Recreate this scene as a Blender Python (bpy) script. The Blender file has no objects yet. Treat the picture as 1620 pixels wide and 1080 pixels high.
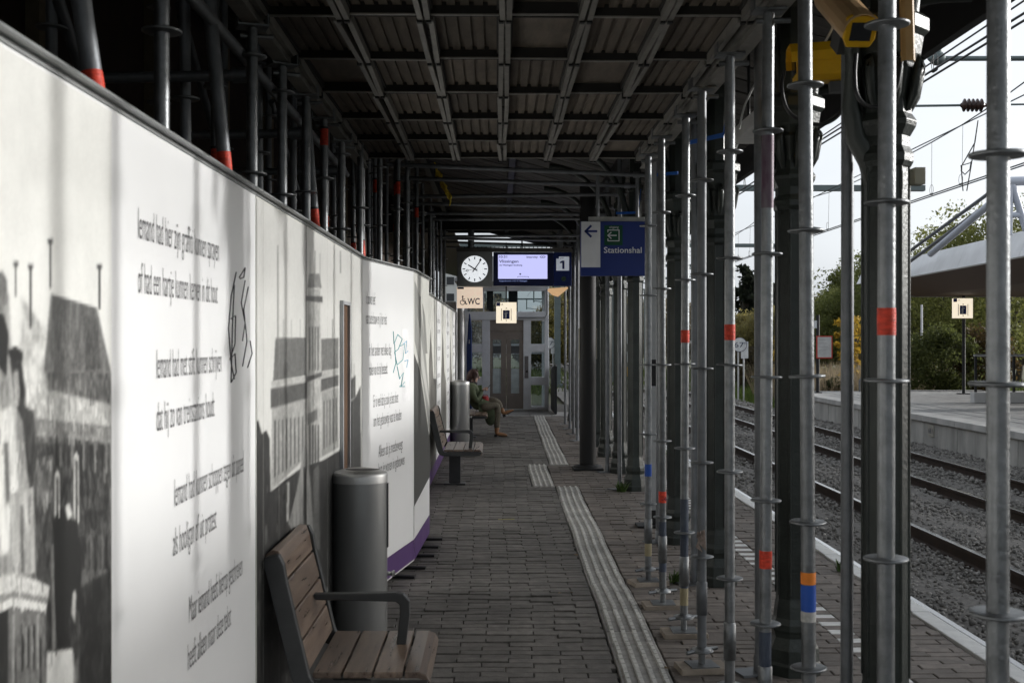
import bpy, bmesh, math, random
import numpy as np
from mathutils import Vector, Matrix, Euler

random.seed(7)
rng = np.random.default_rng(7)
R = math.radians
S = bpy.context.scene
COL = S.collection

# ------------------------------------------------------------------ camera
F = 1840.0 / 1620.0                 # focal length in picture widths
cam = bpy.data.cameras.new('camera')
cam.sensor_width = 36.0
cam.lens = 36.0 * F
cam.clip_start = 0.05
cam.clip_end = 3000.0
cam.dof.use_dof = True
cam.dof.focus_distance = 13.0
cam.dof.aperture_fstop = 7.0
camo = bpy.data.objects.new('camera', cam)
camo.location = (0, 0, 1.75)
camo.rotation_euler = (R(90.0), 0, -math.atan(22.0 / 1840.0))
COL.objects.link(camo)
S.camera = camo

# ------------------------------------------------------------------ sky and sun
SUN_EL = R(14.2)
SUN_DIR = Vector((0.968 * math.cos(SUN_EL), 0.249 * math.cos(SUN_EL), math.sin(SUN_EL))).normalized()
world = bpy.data.worlds.new('World')
S.world = world
world.use_nodes = True
nt = world.node_tree
nt.nodes.clear()
wo = nt.nodes.new('ShaderNodeOutputWorld')
bg = nt.nodes.new('ShaderNodeBackground')
sky = nt.nodes.new('ShaderNodeTexSky')
sky.sky_type = 'NISHITA'
sky.sun_disc = False
sky.sun_elevation = SUN_EL
sky.sun_rotation = math.atan2(SUN_DIR.x, SUN_DIR.y)
sky.air_density = 1.0
sky.dust_density = 4.0
tc = nt.nodes.new('ShaderNodeTexCoord')
mp = nt.nodes.new('ShaderNodeMapping')
mp.inputs['Scale'].default_value = (1.0, 1.0, 3.2)
nz = nt.nodes.new('ShaderNodeTexNoise')
nz.inputs['Scale'].default_value = 2.3
nz.inputs['Detail'].default_value = 6.0
nz.inputs['Roughness'].default_value = 0.55
rp = nt.nodes.new('ShaderNodeValToRGB')
rp.color_ramp.elements[0].position = 0.34
rp.color_ramp.elements[0].color = (0.8, 0.8, 0.8, 1)
rp.color_ramp.elements[1].position = 0.66
rp.color_ramp.elements[1].color = (0.97, 0.97, 0.97, 1)
# thin bright cloud veil added over the clear sky; the veil also bleaches the sky's own colour
veil = nt.nodes.new('ShaderNodeVectorMath'); veil.operation = 'SCALE'
veil.inputs[0].default_value = (3.35, 3.7, 4.15)
hs = nt.nodes.new('ShaderNodeHueSaturation'); hs.inputs['Saturation'].default_value = 0.2
addn = nt.nodes.new('ShaderNodeVectorMath'); addn.operation = 'ADD'
nt.links.new(tc.outputs['Generated'], mp.inputs['Vector'])
nt.links.new(mp.outputs['Vector'], nz.inputs['Vector'])
nt.links.new(nz.outputs['Fac'], rp.inputs['Fac'])
nt.links.new(rp.outputs['Color'], veil.inputs['Scale'])
nt.links.new(sky.outputs['Color'], hs.inputs['Color'])
nt.links.new(hs.outputs['Color'], addn.inputs[0])
nt.links.new(veil.outputs[0], addn.inputs[1])
nt.links.new(addn.outputs[0], bg.inputs['Color'])
bg.inputs['Strength'].default_value = 0.1
nt.links.new(bg.outputs['Background'], wo.inputs['Surface'])

sun = bpy.data.lights.new('sun', 'SUN')
sun.energy = 2.0
sun.angle = R(2.2)
sun.color = (1.0, 0.985, 0.965)
suno = bpy.data.objects.new('sun', sun)
suno.rotation_euler = SUN_DIR.to_track_quat('Z', 'Y').to_euler()
suno.location = (30, 10, 20)
COL.objects.link(suno)

S.view_settings.view_transform = 'Standard'
S.view_settings.look = 'None'
S.view_settings.exposure = 0.5
S.view_settings.gamma = 1.0
S.view_settings.use_curve_mapping = False
S.cycles.max_bounces = 8
S.cycles.diffuse_bounces = 4
S.cycles.transparent_max_bounces = 8
S.cycles.caustics_reflective = False
S.cycles.caustics_refractive = False

# ------------------------------------------------------------------ helpers
HOR, VPX, FP = 541.0, 788.0, 1840.0
def at(px, py, Y):
    """world point on the line of sight of a photo pixel at a depth Y"""
    return Vector(((px - VPX) / FP * Y, Y, 1.75 + (HOR - py) / FP * Y))

MATS = {}
def mat(name, col, rough=0.6, metal=0.0, var=0.15, scale=6.0, bump=0.0, bscale=60.0, stretch=None,
        emis=None, estr=0.0, rnd=0.0, island=0.0, spec=0.4, col2=None, grime=0.0, stain=0.0, trans=0.0, alpha=1.0):
    if name in MATS:
        return MATS[name]
    m = bpy.data.materials.new(name)
    m.use_nodes = True
    t = m.node_tree
    N, L = t.nodes, t.links
    b = N['Principled BSDF']
    b.inputs['Roughness'].default_value = rough
    b.inputs['Metallic'].default_value = metal
    b.inputs['Specular IOR Level'].default_value = spec
    b.inputs['Base Color'].default_value = (*col, 1)
    if trans:
        b.inputs['Transmission Weight'].default_value = trans
    b.inputs['Alpha'].default_value = alpha
    tcn = N.new('ShaderNodeTexCoord')
    src = tcn.outputs['Object']
    if stretch:
        mpn = N.new('ShaderNodeMapping')
        mpn.inputs['Scale'].default_value = stretch
        L.new(src, mpn.inputs['Vector'])
        src = mpn.outputs['Vector']
    if rnd:                                        # a different patch of pattern on every copy
        oi = N.new('ShaderNodeObjectInfo')
        ad = N.new('ShaderNodeVectorMath'); ad.operation = 'ADD'
        mu = N.new('ShaderNodeMath'); mu.operation = 'MULTIPLY'; mu.inputs[1].default_value = 57.0
        L.new(oi.outputs['Random'], mu.inputs[0])
        L.new(src, ad.inputs[0]); L.new(mu.outputs[0], ad.inputs[1])
        src = ad.outputs[0]
    n1 = N.new('ShaderNodeTexNoise')
    n1.inputs['Scale'].default_value = scale
    n1.inputs['Detail'].default_value = 5
    n1.inputs['Roughness'].default_value = 0.6
    L.new(src, n1.inputs['Vector'])
    cr = N.new('ShaderNodeValToRGB')
    c2 = col2 if col2 else tuple(min(1, c * (1 + var)) for c in col)
    c1 = tuple(c * (1 - var) for c in col)
    cr.color_ramp.elements[0].position = 0.32; cr.color_ramp.elements[0].color = (*c1, 1)
    cr.color_ramp.elements[1].position = 0.68; cr.color_ramp.elements[1].color = (*c2, 1)
    L.new(n1.outputs['Fac'], cr.inputs['Fac'])
    out = cr.outputs['Color']
    def darken(value_socket, amount):
        nonlocal out
        mr = N.new('ShaderNodeMapRange')
        mr.inputs['To Min'].default_value = 1 - amount
        mr.inputs['To Max'].default_value = 1 + amount
        L.new(value_socket, mr.inputs['Value'])
        hs = N.new('ShaderNodeHueSaturation')
        L.new(mr.outputs['Result'], hs.inputs['Value'])
        L.new(out, hs.inputs['Color'])
        out = hs.outputs['Color']
    if rnd:
        darken(oi.outputs['Random'], rnd)
    if island:
        ge = N.new('ShaderNodeNewGeometry')
        darken(ge.outputs['Random Per Island'], island)
    if grime:
        n2 = N.new('ShaderNodeTexNoise'); n2.inputs['Scale'].default_value = scale * 0.23
        n2.inputs['Detail'].default_value = 8; n2.inputs['Roughness'].default_value = 0.7
        L.new(tcn.outputs['Object'], n2.inputs['Vector'])
        darken(n2.outputs['Fac'], grime)
    if stain:                                      # broad dirt that runs across neighbouring pieces
        g3 = N.new('ShaderNodeNewGeometry')
        n4 = N.new('ShaderNodeTexNoise'); n4.inputs['Scale'].default_value = 1.1
        n4.inputs['Detail'].default_value = 9; n4.inputs['Roughness'].default_value = 0.68
        L.new(g3.outputs['Position'], n4.inputs['Vector'])
        m4 = N.new('ShaderNodeMapRange'); m4.inputs['From Min'].default_value = .34; m4.inputs['From Max'].default_value = .66
        L.new(n4.outputs['Fac'], m4.inputs['Value'])
        darken(m4.outputs['Result'], stain)
    L.new(out, b.inputs['Base Color'])
    if emis:
        b.inputs['Emission Color'].default_value = (*emis, 1)
        b.inputs['Emission Strength'].default_value = estr
    rr = N.new('ShaderNodeMapRange')
    rr.inputs['To Min'].default_value = max(0.03, rough - 0.1)
    rr.inputs['To Max'].default_value = min(1, rough + 0.1)
    L.new(n1.outputs['Fac'], rr.inputs['Value'])
    L.new(rr.outputs['Result'], b.inputs['Roughness'])
    if bump:
        n3 = N.new('ShaderNodeTexNoise'); n3.inputs['Scale'].default_value = bscale
        n3.inputs['Detail'].default_value = 4
        L.new(src, n3.inputs['Vector'])
        bp = N.new('ShaderNodeBump'); bp.inputs['Strength'].default_value = bump
        bp.inputs['Distance'].default_value = 0.01
        L.new(n3.outputs['Fac'], bp.inputs['Height'])
        L.new(bp.outputs['Normal'], b.inputs['Normal'])
    MATS[name] = m
    return m

class MB:
    """collects geometry for one mesh"""
    def __init__(s):
        s.v = []; s.f = []; s.m = []; s.sm = []
    def add(s, vs, fs, mi=0, smooth=False):
        o = len(s.v)
        s.v += [tuple(p) for p in vs]
        for f in fs:
            s.f.append(tuple(i + o for i in f)); s.m.append(mi); s.sm.append(smooth)
    def box(s, x0, x1, y0, y1, z0, z1, mi=0):
        vs = [(x0, y0, z0), (x1, y0, z0), (x1, y1, z0), (x0, y1, z0), (x0, y0, z1), (x1, y0, z1), (x1, y1, z1), (x0, y1, z1)]
        s.add(vs, [(3, 2, 1, 0), (4, 5, 6, 7), (0, 1, 5, 4), (1, 2, 6, 5), (2, 3, 7, 6), (3, 0, 4, 7)], mi)
    def cbox(s, c, sz, mi=0, M=None):
        h = [q / 2 for q in sz]
        vs = [Vector((sx * h[0], sy * h[1], sz_ * h[2])) for sz_ in (-1, 1) for sx, sy in ((-1, -1), (1, -1), (1, 1), (-1, 1))]
        if M is not None:
            vs = [M @ v for v in vs]
        c = Vector(c)
        s.add([v + c for v in vs], [(3, 2, 1, 0), (4, 5, 6, 7), (0, 1, 5, 4), (1, 2, 6, 5), (2, 3, 7, 6), (3, 0, 4, 7)], mi)
    def bar(s, p0, p1, w, h, mi=0, up=(0, 0, 1)):
        p0, p1 = Vector(p0), Vector(p1)
        d = (p1 - p0); L = d.length; d.normalize()
        u = Vector(up)
        if abs(d.dot(u)) > 0.98: u = Vector((0, 1, 0))
        a = d.cross(u).normalized(); b_ = a.cross(d).normalized()
        vs = []
        for p in (p0, p1):
            for i, j in ((-1, -1), (1, -1), (1, 1), (-1, 1)):
                vs.append(p + a * (i * w / 2) + b_ * (j * h / 2))
        s.add(vs, [(0, 1, 2, 3), (7, 6, 5, 4), (1, 0, 4, 5), (2, 1, 5, 6), (3, 2, 6, 7), (0, 3, 7, 4)], mi)
    def tube(s, pts, r, seg=10, mi=0, caps=True, smooth=True):
        pts = [Vector(p) for p in pts]
        n = len(pts)
        rs = r if isinstance(r, (list, tuple)) else [r] * n
        T = [(pts[min(i + 1, n - 1)] - pts[max(i - 1, 0)]).normalized() for i in range(n)]
        u = Vector((0, 0, 1)) if abs(T[0].z) < 0.9 else Vector((1, 0, 0))
        a = T[0].cross(u).normalized()
        o = []
        for i in range(n):
            a = (a - T[i] * a.dot(T[i])).normalized()
            b_ = T[i].cross(a)
            for k in range(seg):
                t = 2 * math.pi * k / seg
                o.append(pts[i] + (a * math.cos(t) + b_ * math.sin(t)) * rs[i])
        fs = []
        for i in range(n - 1):
            for k in range(seg):
                k2 = (k + 1) % seg
                fs.append((i * seg + k, i * seg + k2, (i + 1) * seg + k2, (i + 1) * seg + k))
        s.add(o, fs, mi, smooth)
        if caps:
            c0 = [o[k] for k in range(seg)]; c1 = [o[(n - 1) * seg + k] for k in range(seg)]
            s.add(c0, [tuple(reversed(range(seg)))], mi); s.add(c1, [tuple(range(seg))], mi)
    def lathe(s, prof, seg=16, c=(0, 0, 0), mi=0, smooth=True, axis='Z', sx=1.0, sy=1.0, rot=0.0, caps=True):
        c = Vector(c); o = []
        for (r, z) in prof:
            for k in range(seg):
                t = 2 * math.pi * k / seg + rot
                p = (r * math.cos(t) * sx, r * math.sin(t) * sy, z)
                if axis == 'X': p = (p[2], p[0], p[1])
                elif axis == 'Y': p = (p[1], p[2], p[0])
                o.append(c + Vector(p))
        n = len(prof); fs = []
        for i in range(n - 1):
            for k in range(seg):
                k2 = (k + 1) % seg
                fs.append((i * seg + k, i * seg + k2, (i + 1) * seg + k2, (i + 1) * seg + k))
        s.add(o, fs, mi, smooth)
        if caps:
            s.add(o[:seg], [tuple(reversed(range(seg)))], mi)
            s.add(o[-seg:], [tuple(range(seg))], mi)
    def prism(s, poly, a, b_, plane='XZ', mi=0, smooth=False):
        """polygon in a plane, extruded from a to b along the third axis"""
        def P(u, w, t):
            return {'XZ': (u, t, w), 'YZ': (t, u, w), 'XY': (u, w, t)}[plane]
        n = len(poly)
        vs = [P(u, w, a) for u, w in poly] + [P(u, w, b_) for u, w in poly]
        fs = [tuple(range(n)), tuple(reversed(range(n, 2 * n)))]
        fs += [(i, n + i, n + (i + 1) % n, (i + 1) % n) for i in range(n)]
        s.add(vs, fs, mi, smooth)
    def mesh(s, name, mats):
        me = bpy.data.meshes.new(name)
        me.from_pydata(s.v, [], s.f)
        for m in (mats if isinstance(mats, (list, tuple)) else [mats]):
            me.materials.append(m)
        me.polygons.foreach_set('material_index', s.m)
        me.polygons.foreach_set('use_smooth', s.sm)
        me.update()
        bm = bmesh.new(); bm.from_mesh(me)
        bmesh.ops.recalc_face_normals(bm, faces=bm.faces)
        bm.to_mesh(me); bm.free()
        return me
    def build(s, name, mats, parent=None, bevel=0.0):
        return link(name, s.mesh(name, mats), parent, bevel)

def link(name, me, parent=None, bevel=0.0, loc=None, rot=None):
    o = bpy.data.objects.new(name, me)
    COL.objects.link(o)
    if parent is not None: o.parent = parent
    if loc is not None: o.location = loc
    if rot is not None: o.rotation_euler = rot
    if bevel:
        b = o.modifiers.new('bevel', 'BEVEL'); b.width = bevel; b.segments = 2; b.limit_method = 'ANGLE'
        b.angle_limit = R(40)
    return o
def tag(o, label=None, cat=None, group=None, kind=None):
    if label: o['label'] = label
    if cat: o['category'] = cat
    if group: o['group'] = group
    if kind: o['kind'] = kind
    return o
def empty(name, loc=(0, 0, 0), label=None, cat=None, group=None, rz=0.0, kind=None):
    o = bpy.data.objects.new(name, None)
    o.empty_display_size = 0.1
    COL.objects.link(o); o.location = loc; o.rotation_euler = (0, 0, rz)
    return tag(o, label, cat, group, kind)
def copy_tree(o, parent=None):
    c = o.copy(); COL.objects.link(c); c.parent = parent
    for ch in [q for q in bpy.data.objects if q.parent == o]:
        copy_tree(ch, c)
    return c
ORD = ['nearest', 'second nearest', 'third nearest', 'fourth nearest', 'fifth nearest', 'sixth nearest', 'seventh nearest',
       'eighth nearest', 'ninth nearest', 'tenth nearest', 'eleventh nearest', 'twelfth nearest', 'thirteenth nearest',
       'fourteenth nearest', 'fifteenth nearest', 'sixteenth nearest', 'seventeenth nearest', 'eighteenth nearest',
       'nineteenth nearest', 'twentieth nearest', 'twenty-first nearest', 'twenty-second nearest', 'twenty-third nearest',
       'twenty-fourth nearest', 'twenty-fifth nearest', 'twenty-sixth nearest', 'twenty-seventh nearest', 'twenty-eighth nearest']

def text(name, body, size, m, parent, org, ux=(1, 0, 0), uz=(0, 0, 1), width=None, align='LEFT', bold=0.0, depth=0.0):
    """lettering as a mesh: org = start of the base line, ux = reading direction, uz = up"""
    cu = bpy.data.curves.new(name, 'FONT')
    cu.body = body; cu.size = size; cu.align_x = align; cu.offset = bold; cu.extrude = depth
    cu.resolution_u = 3
    to = bpy.data.objects.new(name + '_tmp', cu)
    COL.objects.link(to)
    dg = bpy.context.evaluated_depsgraph_get()
    me = bpy.data.meshes.new_from_object(to.evaluated_get(dg))
    bpy.data.objects.remove(to); bpy.data.curves.remove(cu)
    me.name = name
    xs = [v.co.x for v in me.vertices]
    sx = width / (max(xs) - min(xs)) if width else 1.0
    ux, uz, org = Vector(ux).normalized(), Vector(uz).normalized(), Vector(org)
    nn = ux.cross(uz)
    x0 = min(xs) if width else 0.0
    for v in me.vertices:
        c = v.co.copy()
        v.co = org + ux * ((c.x - x0) * sx if align == 'LEFT' else c.x * sx) + uz * c.y + nn * c.z
    me.materials.clear(); me.materials.append(m)
    return link(name, me, parent)

# ------------------------------------------------------------------ materials
galv = mat('galvanised', (0.22, 0.23, 0.235), 0.42, 0.8, 0.24, 18, 0.18, 70, rnd=0.16, grime=0.16)
galv_dark = mat('galvanised_dark', (0.2, 0.21, 0.22), 0.5, 0.5, 0.2, 9, 0.1, 90, rnd=0.2)
alu = mat('aluminium', (0.42, 0.415, 0.40), 0.5, 0.55, 0.2, 9, 0.1, 80, rnd=0.15)
red_tape = mat('red_tape', (0.74, 0.065, 0.03), 0.55, 0, 0.3, 25, 0.3, 60, stretch=(1, 1, 3), rnd=.1)
orange_tape = mat('orange_tape', (0.85, 0.25, 0.03), 0.55)
blue_tape = mat('blue_tape', (0.02, 0.09, 0.42), 0.5)
white_tape = mat('white_tape', (0.5, 0.49, 0.46), 0.6, var=0.3, scale=40)
black = mat('black_rubber', (0.012, 0.012, 0.013), 0.5)
blue_paint = mat('blue_paint_worn', (0.028, 0.045, 0.10), 0.55, 0.2, 0.3, 14, 0.15, 50, grime=0.4, col2=(.13, .15, .18), stretch=(2, 2, .5))
purple_paint = mat('purple_paint_worn', (0.13, 0.05, 0.10), 0.5, 0.3, 0.3, 14, col2=(.2, .17, .19), stretch=(2, 2, .5))
cream_paint = mat('cream_paint', (0.42, 0.36, 0.22), 0.6)
iron = mat('dark_iron', (0.032, 0.038, 0.033), 0.36, 0.1, 0.25, 8, 0.25, 60, rnd=0.2)
iron_trim = mat('iron_trim', (0.10, 0.105, 0.085), 0.42, 0.1, 0.2, 8)
black_steel = mat('black_steel', (0.012, 0.012, 0.012), 0.6)
brick_m = mat('paving_brick', (0.148, 0.138, 0.126), 0.72, 0, 0.25, 14, 0.5, 90, rnd=0.15, island=0.17, stain=.32)
brick_r = mat('paving_brick_brown', (0.172, 0.150, 0.132), 0.78, 0, 0.2, 14, 0.45, 90, rnd=0.14, island=0.16, stain=.28)
joint_m = mat('joint_sand', (0.07, 0.063, 0.055), 0.95, 0, 0.3, 30, 0.6, 120)
tact_m = mat('guide_tile_concrete', (0.35, 0.34, 0.32), 0.85, 0, 0.18, 18, 0.5, 140, rnd=0.1, stain=.18)
tact_rib = mat('guide_rib_worn', (0.58, 0.57, 0.54), 0.8, 0, 0.15, 30, 0.4, 140, rnd=0.1, stain=.2)
white_line = mat('white_paint_worn', (0.68, 0.68, 0.66), 0.7, 0, 0.1, 10, 0.2, 80, grime=0.2)
concrete = mat('concrete', (0.30, 0.29, 0.27), 0.9, 0, 0.22, 3.0, 0.4, 60, grime=0.3)
concrete_lt = mat('concrete_light', (0.44, 0.43, 0.41), 0.85, 0, 0.2, 2.0, 0.3, 40, grime=0.25, stretch=(1, 1, 0.3))
asphalt = mat('asphalt', (0.32, 0.315, 0.305), 0.9, 0, 0.25, 2.0, 0.4, 120)
wood_plate = mat('plywood_pad', (0.30, 0.255, 0.205), 0.8, 0, 0.25, 8, 0.2, 50, rnd=0.2)
yellow_p = mat('yellow_paint', (0.72, 0.40, 0.008), 0.5, 0, 0.12, 8)
tan_p = mat('tan_plastic', (0.50, 0.33, 0.17), 0.5, 0, 0.1, 6)
glass_dark = mat('dark_glass', (0.02, 0.022, 0.025), 0.08, 0, 0.1)
sign_blue = mat('sign_blue', (0.012, 0.03, 0.17), 0.4, 0, 0.06, 4)
sign_white = mat('sign_white', (0.70, 0.71, 0.72), 0.5, 0, 0.05, 4)
sign_dark = mat('sign_lettering', (0.012, 0.018, 0.07), 0.5)
# ================================================================== THE SETTING
# ground: one sheet to the horizon, below the ballast
g = MB()
g.add([(-600, -60, -0.86), (900, -60, -0.86), (900, 1600, -0.86), (-600, 1600, -0.86)], [(0, 1, 2, 3)])
tag(g.build('ground', mat('ground_earth', (0.085, 0.088, 0.045), 0.95, 0, 0.3, 0.4, 0.3, 8)), kind='structure')

# our platform: slab with paving on it
PX0, PX1 = -0.93, 2.66
pf = MB()
pf.box(-7.0, 2.66, -8.0, 33.0, -0.9, -0.03)
platform = tag(pf.build('platform', [joint_m]), kind='structure')

BL, BW, G = 0.284, 0.0885, 0.006
def brick_geo(l, w, h=0.05):
    b = MB(); c = 0.004
    a = [(-l / 2, -w / 2), (l / 2, -w / 2), (l / 2, w / 2), (-l / 2, w / 2)]
    t = [(-l / 2 + c, -w / 2 + c), (l / 2 - c, -w / 2 + c), (l / 2 - c, w / 2 - c), (-l / 2 + c, w / 2 - c)]
    vs = [(x, y, -h) for x, y in a] + [(x, y, -c) for x, y in a] + [(x, y, 0) for x, y in t]
    fs = [(8, 9, 10, 11)]
    for o in (0, 4):
        fs += [(o + i, o + (i + 1) % 4, o + 4 + (i + 1) % 4, o + 4 + i) for i in range(4)]
    b.add(vs, fs); return b
full_brick = brick_geo(BL - G, BW - G)
mesh_l = full_brick.mesh('brick', brick_m)
mesh_r = full_brick.mesh('brick', brick_r)
def strip_x(Y):      # left edge of the ribbed guide strip
    if Y < 14.0: return 0.64 + (Y - 5.97) * 0.0066
    if Y < 16.35: return 0.415
    return 0.73 + (Y - 16.35) * 0.008
SW = 0.27
bricks = []          # (x0, x1, Y, zone)
row = 0
Y = 4.7
while Y < 29.0:
    off = (BL / 2 if row % 2 else 0) + random.uniform(-.012, .012)
    sx = strip_x(Y) - 0.006
    drift = 0.02 * math.sin(Y * 0.9)
    for (xa, xb, zone) in ((PX0, sx, 0), (sx + SW + 0.012, 1.995, 1), (2.145, 2.655, 1)):
        x = xa - off + (drift if zone == 0 else 0)
        while x < xb - 0.02:
            b0, b1 = max(x, xa), min(x + BL, xb)
            if b1 - b0 > 0.03:
                bricks.append((b0, b1, Y, zone))
            x += BL
    row += 1
    Y += BW
def undul(x, y):
    return 0.004 * math.sin(x * 2.3 + y * 0.7) + 0.003 * math.sin(y * 2.1 - x)
def wav(x, y):      # courses are not dead straight
    return .012 * math.sin(x * 1.9 + y * .45) + .006 * math.sin(x * 5.1 + y * 1.3) + .012 * x
# the ones that show largest stand alone, the rest are one part
full = [b for b in bricks if b[1] - b[0] > BL - 0.01 and 5.55 < b[2] < 9.2 and 0.1 > -1]
vis = []
for b in full:
    xm = (b[0] + b[1]) / 2
    px = VPX + xm * FP / b[2]
    py = HOR + 1.75 * FP / b[2]
    if py < 1085 and 480 < px < 1625 and not (px < 690 and py > 960):
        vis.append(b)
vis = vis[:290]
vs_set = set(vis)
for (x0, x1, Y, zn) in vis:
    xm = (x0 + x1) / 2
    o = link('brick', mesh_r if zn else mesh_l, platform,
             loc=(xm, Y + wav(xm, Y), undul(xm, Y) + random.gauss(0, .003)),
             rot=(random.gauss(0, .02), random.gauss(0, .009), random.gauss(.0, .010)))
rest = MB()
for bq in bricks:
    if bq in vs_set: continue
    x0, x1, Y, zn = bq
    xm = (x0 + x1) / 2
    bb = brick_geo(x1 - x0 - G, BW - G)
    Mx = Matrix.Translation((xm, Y + wav(xm, Y), undul(xm, Y) + random.gauss(0, .003))) @ Euler((random.gauss(0, .02), random.gauss(0, .008), random.gauss(0, .010))).to_matrix().to_4x4()
    rest.add([Mx @ Vector(v) for v in bb.v], bb.f, zn)
tag(rest.build('brick_paving', [brick_m, brick_r], platform), kind='stuff')

# white marking stones with plain stones between them, and the white edge stones
mk = brick_geo(0.145, 0.095); mk_w = mk.mesh('marking_stone', white_line); mk_b = mk.mesh('filler_stone', brick_r)
Y = 5.2; k = 0
while Y < 22.0:
    link('marking_stone' if k % 2 == 0 else 'filler_stone', mk_w if k % 2 == 0 else mk_b, platform,
         loc=(2.07, Y, random.uniform(-.002, .002) + undul(2.07, Y)), rot=(0, 0, random.gauss(0, .01)))
    Y += 0.1; k += 1
ed = MB(); ed.box(-.06, .06, -.495, .495, -.3, 0.0); ed_m = ed.mesh('edge_stone', white_line)
for k in range(30):
    o = link('edge_stone', ed_m, platform, 0.006, loc=(2.735 + random.uniform(-.006, .006), 4.0 + k, 0.004 + random.uniform(-.004, .004)), rot=(0, 0, random.gauss(0, .003)))
pw = MB(); pw.box(2.64, 2.67, -8, 34, -.9, -.031)
pw.build('retaining_wall', concrete, platform)

# ribbed guide tiles
def tactile():
    b = MB()
    s = SW - 0.004
    bb = brick_geo(s, s); b.add(bb.v, bb.f)
    for r_ in range(4):
        x = -s / 2 + s * (r_ + 0.5) / 4
        for q in range(3):
            y0 = -s / 2 + 0.004 + q * (s - 0.008) / 3; y1 = y0 + (s - 0.008) / 3 - 0.006
            h = 0.013; c = 0.004; w = 0.0145
            vs = [(x - w, y0, 0), (x + w, y0, 0), (x + w, y1, 0), (x - w, y1, 0), (x - w + c, y0 + c, h), (x + w - c, y0 + c, h), (x + w - c, y1 - c, h), (x - w + c, y1 - c, h)]
            b.add(vs, [(4, 5, 6, 7), (0, 1, 5, 4), (1, 2, 6, 5), (2, 3, 7, 6), (3, 0, 4, 7)], 1)
    return b
tm = tactile().mesh('guide_tile', [tact_m, tact_rib])
Y = 5.1
while Y < 27.0:
    wob = 0.006 * math.sin(Y * 1.9) + 0.002 * math.sin(Y * 4.3)
    yc = Y + SW / 2
    x = strip_x(yc) + SW / 2 + wob
    link('guide_tile', tm, platform, loc=(x, yc, 0.004 + undul(x, yc) + random.uniform(-.002, .002)),
         rot=(random.gauss(0, .008), random.gauss(0, .008), random.gauss(0, .009)))
    Y += SW
# landing slabs before the lift
sl = brick_geo(0.49, 0.49, .06).mesh('landing_slab', mat('slab_concrete', (0.3, 0.29, 0.275), .9, 0, .15, 6, .3, 60, rnd=.15))
for i in range(8):
    for j in range(3):
        if 27.4 + j * .5 > 28.9: continue
        link('landing_slab', sl, platform, loc=(-1.5 + i * .5, 27.4 + j * .5, 0.012 + random.uniform(-.002, .003)))

# weeds along the column bases and the edge
def weed(loc, label, s=0.1, n=26, seed=0):
    rr = random.Random(seed); w = MB()
    for i in range(n):
        a = rr.uniform(0, 6.28); l = s * rr.uniform(.5, 1.2); t = rr.uniform(.25, .9)
        d = Vector((math.cos(a) * t, math.sin(a) * t, 1)).normalized(); sd = Vector((-math.sin(a), math.cos(a), 0)) * s * .07
        b0 = Vector((rr.uniform(-.3, .3) * s, rr.uniform(-.3, .3) * s, 0))
        w.add([b0 - sd, b0 + sd, b0 + d * l * .6 + sd * .8, b0 + d * l + Vector((d.x, d.y, -.4)) * l * .25, b0 + d * l * .6 - sd * .8], [(0, 1, 2, 3, 4)])
    o = w.build('weed', mat('weed_green', (.07, .12, .025), .6, 0, .3, 20)); o.location = loc
    tag(o, label, 'weed', 'weeds on the platform')
weed((2.62, 8.85, 0), 'grass tuft growing at the white platform edge', .11, 40, 1)
weed((1.28, 8.42, 0), 'green weed at the foot of the third cast iron column', .1, 30, 2)
weed((1.42, 13.5, 0), 'leafy weed by the octagonal column base farther along', .16, 30, 3)
weed((2.55, 7.35, 0), 'small yellowish weed on the white edge, nearest of them', .07, 20, 4)
weed((2.63, 17.6, 0), 'far green tuft on the white platform edge', .2, 30, 5)

# ------------------------------------------------------------------ tracks
ballast_m = mat('ballast_sheet', (0.15, 0.14, 0.128), 0.95, 0, 0.35, 22, 1.0, 30)
bs = MB()
ny, nx = 110, 40
for j in range(ny + 1):
    for i in range(nx + 1):
        x = 2.67 + (10.25 - 2.67) * i / nx
        y = -4 + 150 * (j / ny) ** 1.6
        dz = -0.70 + 0.02 * math.sin(x * 5 + y) + random.uniform(-.014, .014)
        for tcx in (4.46, 7.86):
            if abs(abs(x - tcx) - 0.72) < 0.25: dz -= 0.03
        bs.v.append((x, y, dz))
for j in range(ny):
    for i in range(nx):
        a = j * (nx + 1) + i
        bs.f.append((a, a + 1, a + nx + 2, a + nx + 1)); bs.m.append(0); bs.sm.append(True)
tag(bs.build('ballast_bed', ballast_m), kind='structure')

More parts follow.
